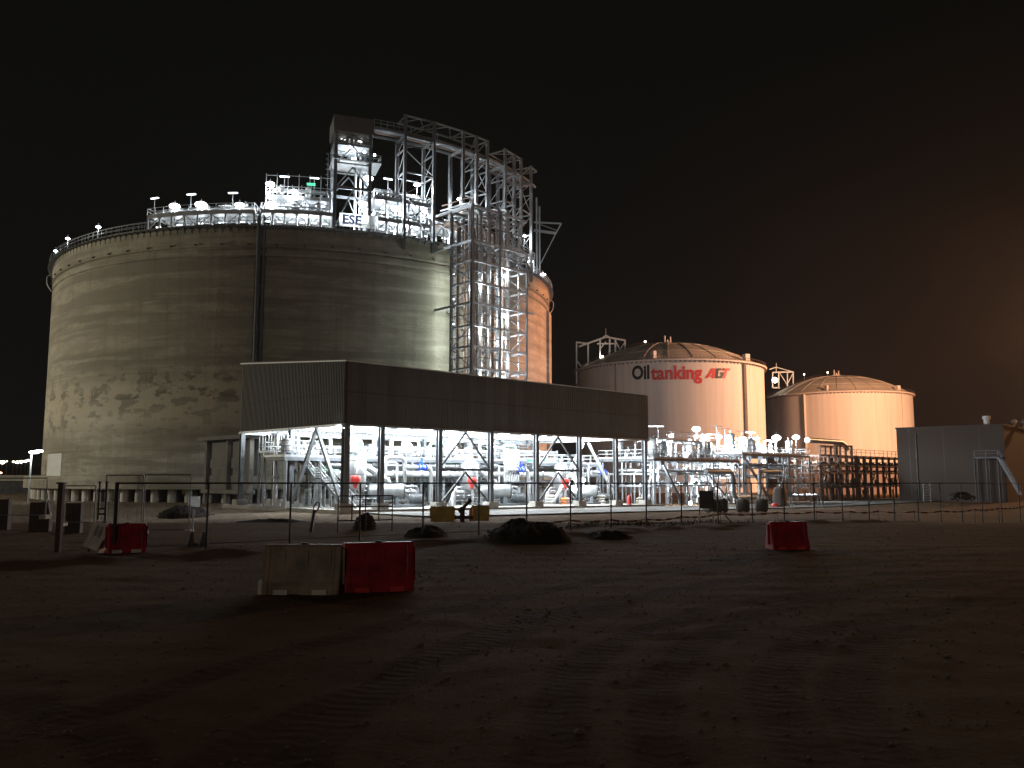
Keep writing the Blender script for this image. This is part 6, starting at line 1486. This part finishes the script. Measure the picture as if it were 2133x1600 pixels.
mb = MB(); mb.ball((p.x+.5,p.y-.2,zt_-.08), (.8,.5,.22), 10); mb.ball((p.x+1.2,p.y-.2,zt_+.08), (.6,.4,.2), 10); mb.build('lamp_head', LED, o); lamp((p.x+.8,p.y-.5,zt_-.7), 500, (1,.97,.9), .3, parent=o)
rl_ = random.Random(3)
for i, (px, py, r) in enumerate(((5,963,2.6),(28,962,1.3),(36,963,1.9),(44,962,2.0),(53,961,1.7),(59,959,1.5),(14,961,.9),(2,985,1.2))):
    q = at(px, py, 600); o = thing('distant_lamp', f'tiny distant white lamp on the horizon at the far left, {ORD[i]} of a row', 'lamp', q, 'distant lamps on the horizon')
    mb = MB(); mb.ball(q, (r*.7,r*.6,r*.5), 8); mb.build('bulb', WARM if i != 7 else SOD, o); mb = MB(); mb.tube((q.x,q.y,-2), (q.x,q.y,q.z), .2, 6); mb.build('pole', DGREY, o)
# tall thin leaning survey rod
a = at(98, 1028, 26); b = at(106, 1074, 25.6); mb = MB(); mb.tube(a, b, .022, 6); mb.solo('survey_rod', WPAINT, 'thin pale rod hanging askew at the far left fence', 'rod', b)
# ================================================================ tape line on stakes
tpts = [(940,1088),(1097,1087),(1188,1084),(1272,1083),(1345,1082),(1418,1077),(1500,1071),(1620,1068),(1700,1066),(1770,1066),(1830,1065),(1905,1066),(1960,1065),(2030,1062),(2080,1059),(2140,1054)]
tp3 = []
for px, py in tpts: p = onz(px, py, -.35); tp3.append(p)
tape = thing('barrier_tape', 'red and white barrier tape strung in a long dashed line across the yard', 'barrier tape', tp3[3]); tv = []; k = 0
for a, b in zip(tp3[:-1], tp3[1:]):
    L = (b-a).length; n = max(1, int(L/.5))
    for i in range(n):
        f0, f1 = i/n, (i+1)/n; sag = lambda f: -.10*math.sin(math.pi*f)
        q0, q1 = a+(b-a)*f0+Vector((0,0,sag(f0))), a+(b-a)*f1+Vector((0,0,sag(f1)))
        hz = Vector((0,0,.055)); tv.append(([q0-hz, q1-hz, q1+hz, q0+hz], k % 2)); k += 1
mb = MB()
for q, k in tv: mb.add(q, [(0,1,2,3)])
rb = mb.build('ribbon', mat('white_tape', (.66,.60,.52), .5, 0, .1, 3), tape); rb.data.materials.append(mat('red_tape', (.22,.02,.015), .5, 0, .1, 3))
for p_, (q, k) in zip(rb.data.polygons, tv): p_.material_index = k
mb = MB(); mb.tube(tp3[0]-Vector((0,0,.05)), tp3[0]+Vector((0,0,.05)), .03, 6); mb.build('knot', mat('tape_knot', (.6,.5,.42), .5), tape)
for i, p in enumerate(tp3):
    o = thing('tape_stake', f'thin stake carrying the barrier tape, {ORD[i]} from the left', 'stake', (p.x,p.y,gz(p.x,p.y)-.1), 'stakes of the barrier tape'); mb = MB(); mb.tube((p.x,p.y,gz(p.x,p.y)-.1), (p.x,p.y,p.z+.12), .022, 6); mb.build('rod', DARK, o); mb = MB(); mb.ball((p.x,p.y,p.z+.12), .035, 6); mb.build('cap', REDP, o)
# ================================================================ plastic barriers
def barrier(label, p, ang, L, H, D, m, mslot, grp, notch=True):
    o = thing('road_barrier', label, 'barrier', p, grp); p = Vector(p); c = Vector((math.cos(ang), math.sin(ang), 0)); n = Vector((-c.y, c.x, 0))
    prof = [(D/2,.0),(D/2,.16),(D*.44,.22),(D*.30,.45),(D*.24,.62),(D*.22,H-.05),(D*.16,H)]
    secs = [(-L/2,.0),(-L/2+.03,1),(-L/2+.10,1),(-L/2+.12,.93),(L/2-.12,.93),(L/2-.10,1),(L/2-.03,1),(L/2,.0)]
    mb = MB(); rows = []
    for x, k in secs:
        kk = k if k > 0 else .94
        row = [p+c*x-n*w_*kk+Vector((0,0,z)) for w_, z in prof]+[p+c*x+n*w_*kk+Vector((0,0,z)) for w_, z in reversed(prof)]
        rows.append(row)
    m_ = len(rows[0])
    for a, b in zip(rows[:-1], rows[1:]):
        for j in range(m_-1): mb.add([a[j], a[j+1], b[j+1], b[j]], [(0,1,2,3)])
    mb.add(rows[0], [tuple(range(m_-1,-1,-1))]); mb.add(rows[-1], [tuple(range(m_))])
    mb.build('shell', m, o)
    mb = MB()
    for k in (-.25,.25): 
        for s in (-1, 1): mb.box(p+c*(L*k)+n*(s*D*.5)+Vector((0,0,.05)), (.26,.03,.09), ang)
    mb.build('fork_slot', mslot, o)
    mb = MB()
    for k in (-1, 1): mb.box(p+c*(k*(L/2+.025))+Vector((0,0,H*.55)), (.06,D*.16,H*.72), ang)
    mb.build('joint_rib', m, o)
    mb = MB(); mb.tube(p+Vector((0,0,H-.01)), p+Vector((0,0,H+.03)), .06, 10); mb.build('filler_cap', DARK, o)
    for k in (-.30, 0, .30): mb = MB(); mb.box(p+c*(L*k)-n*(D*.245)+Vector((0,0,H*.68)), (.22,.03,H*.40), ang, Matrix.Rotation(-.04,3,'X')); mb.build('moulded_panel', m, o)
    return o
BH = .88
def bar_at(px0, py0, px1, py1): a, b = onz(px0, py0, 0), onz(px1, py1, 0); return (a+b)/2, math.atan2((b-a).y, (b-a).x), (b-a).length
c_, a_, L_ = bar_at(552, 1236, 712, 1236); barrier('dirty white plastic road barrier in the foreground, joined to the big red one', c_, a_-.03, L_, BH, .50, WPLAST, SACK, None)
c_, a_, L_ = bar_at(714, 1233, 858, 1228); barrier('big red plastic road barrier in the foreground, right of the dirty white one', c_, a_+.05, L_, BH+.01, .50, RED, REDP, None)
p = onz(545, 1237, 0); o = thing('broken_block', 'pale broken block lying at the left foot of the dirty white barrier', 'block', p); mb = MB(); mb.box(p+Vector((0,0,.1)), (.12,.3,.24), .2); mb.build('body', SACK, o); mb = MB(); mb.box(p+Vector((0,-.02,.235)), (.06,.16,.03), .2); mb.build('lug', SACK, o)
c_, a_, L_ = bar_at(218, 1153, 298, 1150); barrier('red plastic road barrier at the left, behind the foreground pair', c_+Vector((0,.1,0)), a_+.05, L_, .80, .50, RED, SACK, None)
# tilted white one beside it
pz_ = onz(196, 1152, 0); wb = barrier('dirty white plastic road barrier at the left, leaning against the red one', (0,0,0), 0, .42, .84, .5, SACK, WPLAST, None); wb.location = pz_+Vector((-.08,.1,.04)); wb.rotation_euler = (0, R_(19), 0)
c_, a_, L_ = bar_at(1606, 1146, 1684, 1145); barrier('lone dark red plastic road barrier at the right before the fence', c_+Vector((0,.2,0)), a_+.03, L_, .80, .52, RED, REDP, None)
def yb(px, py): return onz(px, py, gz(*onz(px, py, -.8).xy[:]) if 0 else -.75)
for i, (x0, x1, yb_, h) in enumerate(((897,946,1087,.0),(982,1018,1085,.0))):
    a, b = onz(x0, yb_, -.55), onz(x1, yb_, -.55); z0 = gz(*((a+b)/2).xy); a, b = onz(x0, yb_, z0), onz(x1, yb_, z0); hh_ = 32/F*a.y
    barrier(['dull yellow plastic barrier left of the hydrant, behind the fence','dull yellow plastic barrier right of the hydrant, behind the fence'][i], (a+b)/2, .1, (b-a).length, hh_, .7, YELLOW, WPLAST, 'yellow barriers beside the hydrant')
# hydrant monitor between them
p = onz(963, 1090, -.6); p.z = gz(p.x, p.y); S_ = p.y/F; o = thing('fire_monitor', 'dark red fire-water hydrant with a raised nozzle between two yellow barriers', 'hydrant', p); X1 = Vector((1,0,0))
mb = MB(); mb.tube(p, p+Vector((0,0,36*S_)), 5*S_, 12); mb.tube(p+Vector((0,0,14*S_)), p+Vector((0,0,18*S_)), 9*S_, 12); mb.tube(p+Vector((0,0,30*S_)), p+Vector((0,0,34*S_)), 8*S_, 12); mb.build('standpipe', mat('dark_red_paint', (.05,.018,.016), .5, .1, .2, 3), o); DR = bpy.data.materials['dark_red_paint']
mb = MB(); mb.path([p+Vector((-8*S_,0,26*S_)), p+Vector((0,0,30*S_)), p+Vector((6*S_,0,38*S_)), p+Vector((16*S_,0,49*S_))], 3.6*S_, 10, 2*S_); mb.tube(p+Vector((14*S_,0,46.6*S_)), p+Vector((18*S_,0,51*S_)), 5*S_, 10, 4*S_); mb.build('nozzle', DR, o)
mb = MB(); mb.tube(p+Vector((-14*S_,0,14*S_)), p+Vector((24*S_,0,14*S_)), 3*S_, 10); mb.tube(p+Vector((-15*S_,0,14*S_)), p+Vector((-12*S_,0,14*S_)), 5*S_, 10); mb.build('side_outlet', DR, o)
q = p+Vector((17*S_,.4,6*S_)); mb = MB(); mb.lathe([(.001,0),(4*S_,0),(4*S_,22*S_),(3*S_,26*S_),(.001,27*S_)], q, 12); o = mb.solo('marker_tube', ORANGE, 'short orange tube standing just right of the hydrant', 'marker', q)
# sling loop on a leaning bar
p = onz(648, 1108, 0.0); S_ = p.y/F; o = thing('sling_hook', 'dark leaning bar with a red webbing loop on its end, behind the foreground barriers', 'sling', p)
mb = MB(); mb.beam(p, p+Vector((6*S_,0,45*S_)), 9*S_, 5*S_); mb.build('bar', DARK, o)
mb = MB(); t_ = p+Vector((6*S_,0,40*S_)); L = [(-3,0),(-2,10),(2,18),(7,21),(10,17),(9,10),(4,2),(-1,-4)]; mb.path([t_+Vector((x*S_,0,y*S_)) for x, y in L], 1.3*S_, 6, 3*S_); mb.build('loop', ROPE, o)
# ================================================================ dirt heaps
def heap(label, px, py, w_, h, d, seed, zz=0.0, m=None):
    p = onz(px, py, zz); S_ = p.y/F; W_, H_ = w_*S_/2, h*S_; mb = MB(); n, r_ = 90, 26; vs = [p+Vector((0,d,H_))]
    def hz(x, y): 
        rr_ = math.hypot(x, y); e = max(0, 1-rr_**1.9)
        return H_*(e**.55)*(1+.22*mnoise.noise(Vector((x*2.2+seed, y*2.2, 0)))+.16*mnoise.noise(Vector((x*6, y*6, seed)))+.10*mnoise.noise(Vector((x*15, y*15, seed))))
    vs = []
    for j in range(r_+1):
        for i in range(n):
            a = 2*math.pi*i/n; r0 = j/r_*(1+.10*mnoise.noise(Vector((math.cos(a)*1.6+seed, math.sin(a)*1.6, 0)))); x, y = math.cos(a)*r0, math.sin(a)*r0
            vs.append(p+Vector((x*W_, d+y*d, hz(x/max(r0,1e-3)*j/r_, y/max(r0,1e-3)*j/r_)-(.12 if j == r_ else 0))))
    mb.add(vs, [(j*n+i, j*n+(i+1) % n, (j+1)*n+(i+1) % n, (j+1)*n+i) for j in range(r_) for i in range(n)], True)
    cr = random.Random(seed)
    for i in range(70):
        a, q_ = cr.uniform(0, 6.28), cr.uniform(.75, 1.25); x, y = math.cos(a)*q_, math.sin(a)*q_; r = cr.uniform(.02,.075)*max(.4, H_)
        mb.ball(p+Vector((x*W_, d+y*d, (hz(x, y) if q_ < 1 else 0)+r*.3)), (r*1.3,r,r*.8), 6)
    return mb.solo('dirt_heap', m or HEAPM, label, 'dirt heap', p)
HEAPM, nt, b = _new('dark_earth'); tc = nd(nt, 'ShaderNodeTexCoord').outputs['Object']; q1 = noise(nt, tc, 3, 6, .7)
nt.links.new(mixc(nt, q1, (.022,.018,.014), (.055,.045,.035)), b.inputs['Base Color']); b.inputs['Roughness'].default_value = .95; b.inputs['Specular IOR Level'].default_value = .1; bump(nt, b, q1, 1, .15)
heap('largest black dirt heap, flat-topped, in front of the fence', 1100, 1141, 200, 48, 1.8, 1, -.1)
heap('small dark dirt heap left of the largest heap', 880, 1128, 92, 26, 1.2, 5, -.1)
heap('low dark heap right of the largest heap, before the weeds', 1275, 1137, 130, 24, 1.3, 9, -.2)
heap('dark bushy heap at the foot of the black grid panel', 752, 1108, 48, 34, .8, 13, -.05)
heap('dark earth heap at the foot of the annex, left of the hall', 350, 1078, 90, 20, 3, 17, -.9)
heap('low ragged earth ridge before the gable end slab', 545, 1100, 190, 14, 2, 21, -.5)
# long weedy verge
gr = random.Random(9); vm = MB(); vs = []
for i in range(5200):
    px = gr.uniform(1180, 2133); lane = gr.random()
    k = (px-1066.5)/(F/CP); base = 33.0/(1-.74*k); y = base+gr.uniform(-1.6, 3.2)+mnoise.noise(Vector((px*.02, 0, 0)))*1.2; x = k*y
    if mnoise.noise(Vector((x*.5, y*.5, 4))) < -.12: continue
    z = rough_z(x, y); h = gr.uniform(.04, .20)*(1.3 if mnoise.noise(Vector((x*.35, y*.35, 8))) > .1 else .7); a = gr.uniform(0, 6.28); w_ = gr.uniform(.012, .04); bx_, by_ = math.cos(a)*w_, math.sin(a)*w_; lx, ly = gr.uniform(-.15,.15), gr.uniform(-.15,.15)
    vm.add([(x-bx_,y-by_,z-.02),(x+bx_,y+by_,z-.02),(x+lx,y+ly,z+h)], [(0,1,2)])
o = vm.build('weeds', mat('dry_weeds', (.085,.072,.045), .8, 0, .35, 1)); o['kind'] = 'stuff'
# scattered stones
sm_ = MB()
for i in range(3600):
    y = 2.2+34*gr.random()**1.3; x = gr.uniform(-.66,.66)*y; r = gr.uniform(.006,.022)*(1 if gr.random() < .95 else 1.8); z = rough_z(x, y)
    n0 = len(sm_.v); sm_.ball((x,y,z+r*.3), (r*gr.uniform(.8,1.4),r,r*.6), 6)
o = sm_.build('gravel', mat('stones', (.15,.12,.09), .9, 0, .4, 4)); o['kind'] = 'stuff'
# ================================================================ thin haze added for a glow around the lamps
hz = MB(); hz.box((0, 330, 38), (1500, 760, 90))
ho = hz.build('haze', (lambda m: m)(bpy.data.materials.new('glow_haze'))); ho['kind'] = 'stuff'
hm = bpy.data.materials['glow_haze']; hm.use_nodes = True; hn = hm.node_tree; hn.nodes.clear()
a = hn.nodes.new('ShaderNodeOutputMaterial'); v = hn.nodes.new('ShaderNodeVolumePrincipled'); v.inputs['Color'].default_value = (.92,.93,.95,1); v.inputs['Density'].default_value = .00005; v.inputs['Anisotropy'].default_value = .5
hn.links.new(v.outputs[0], a.inputs['Volume'])
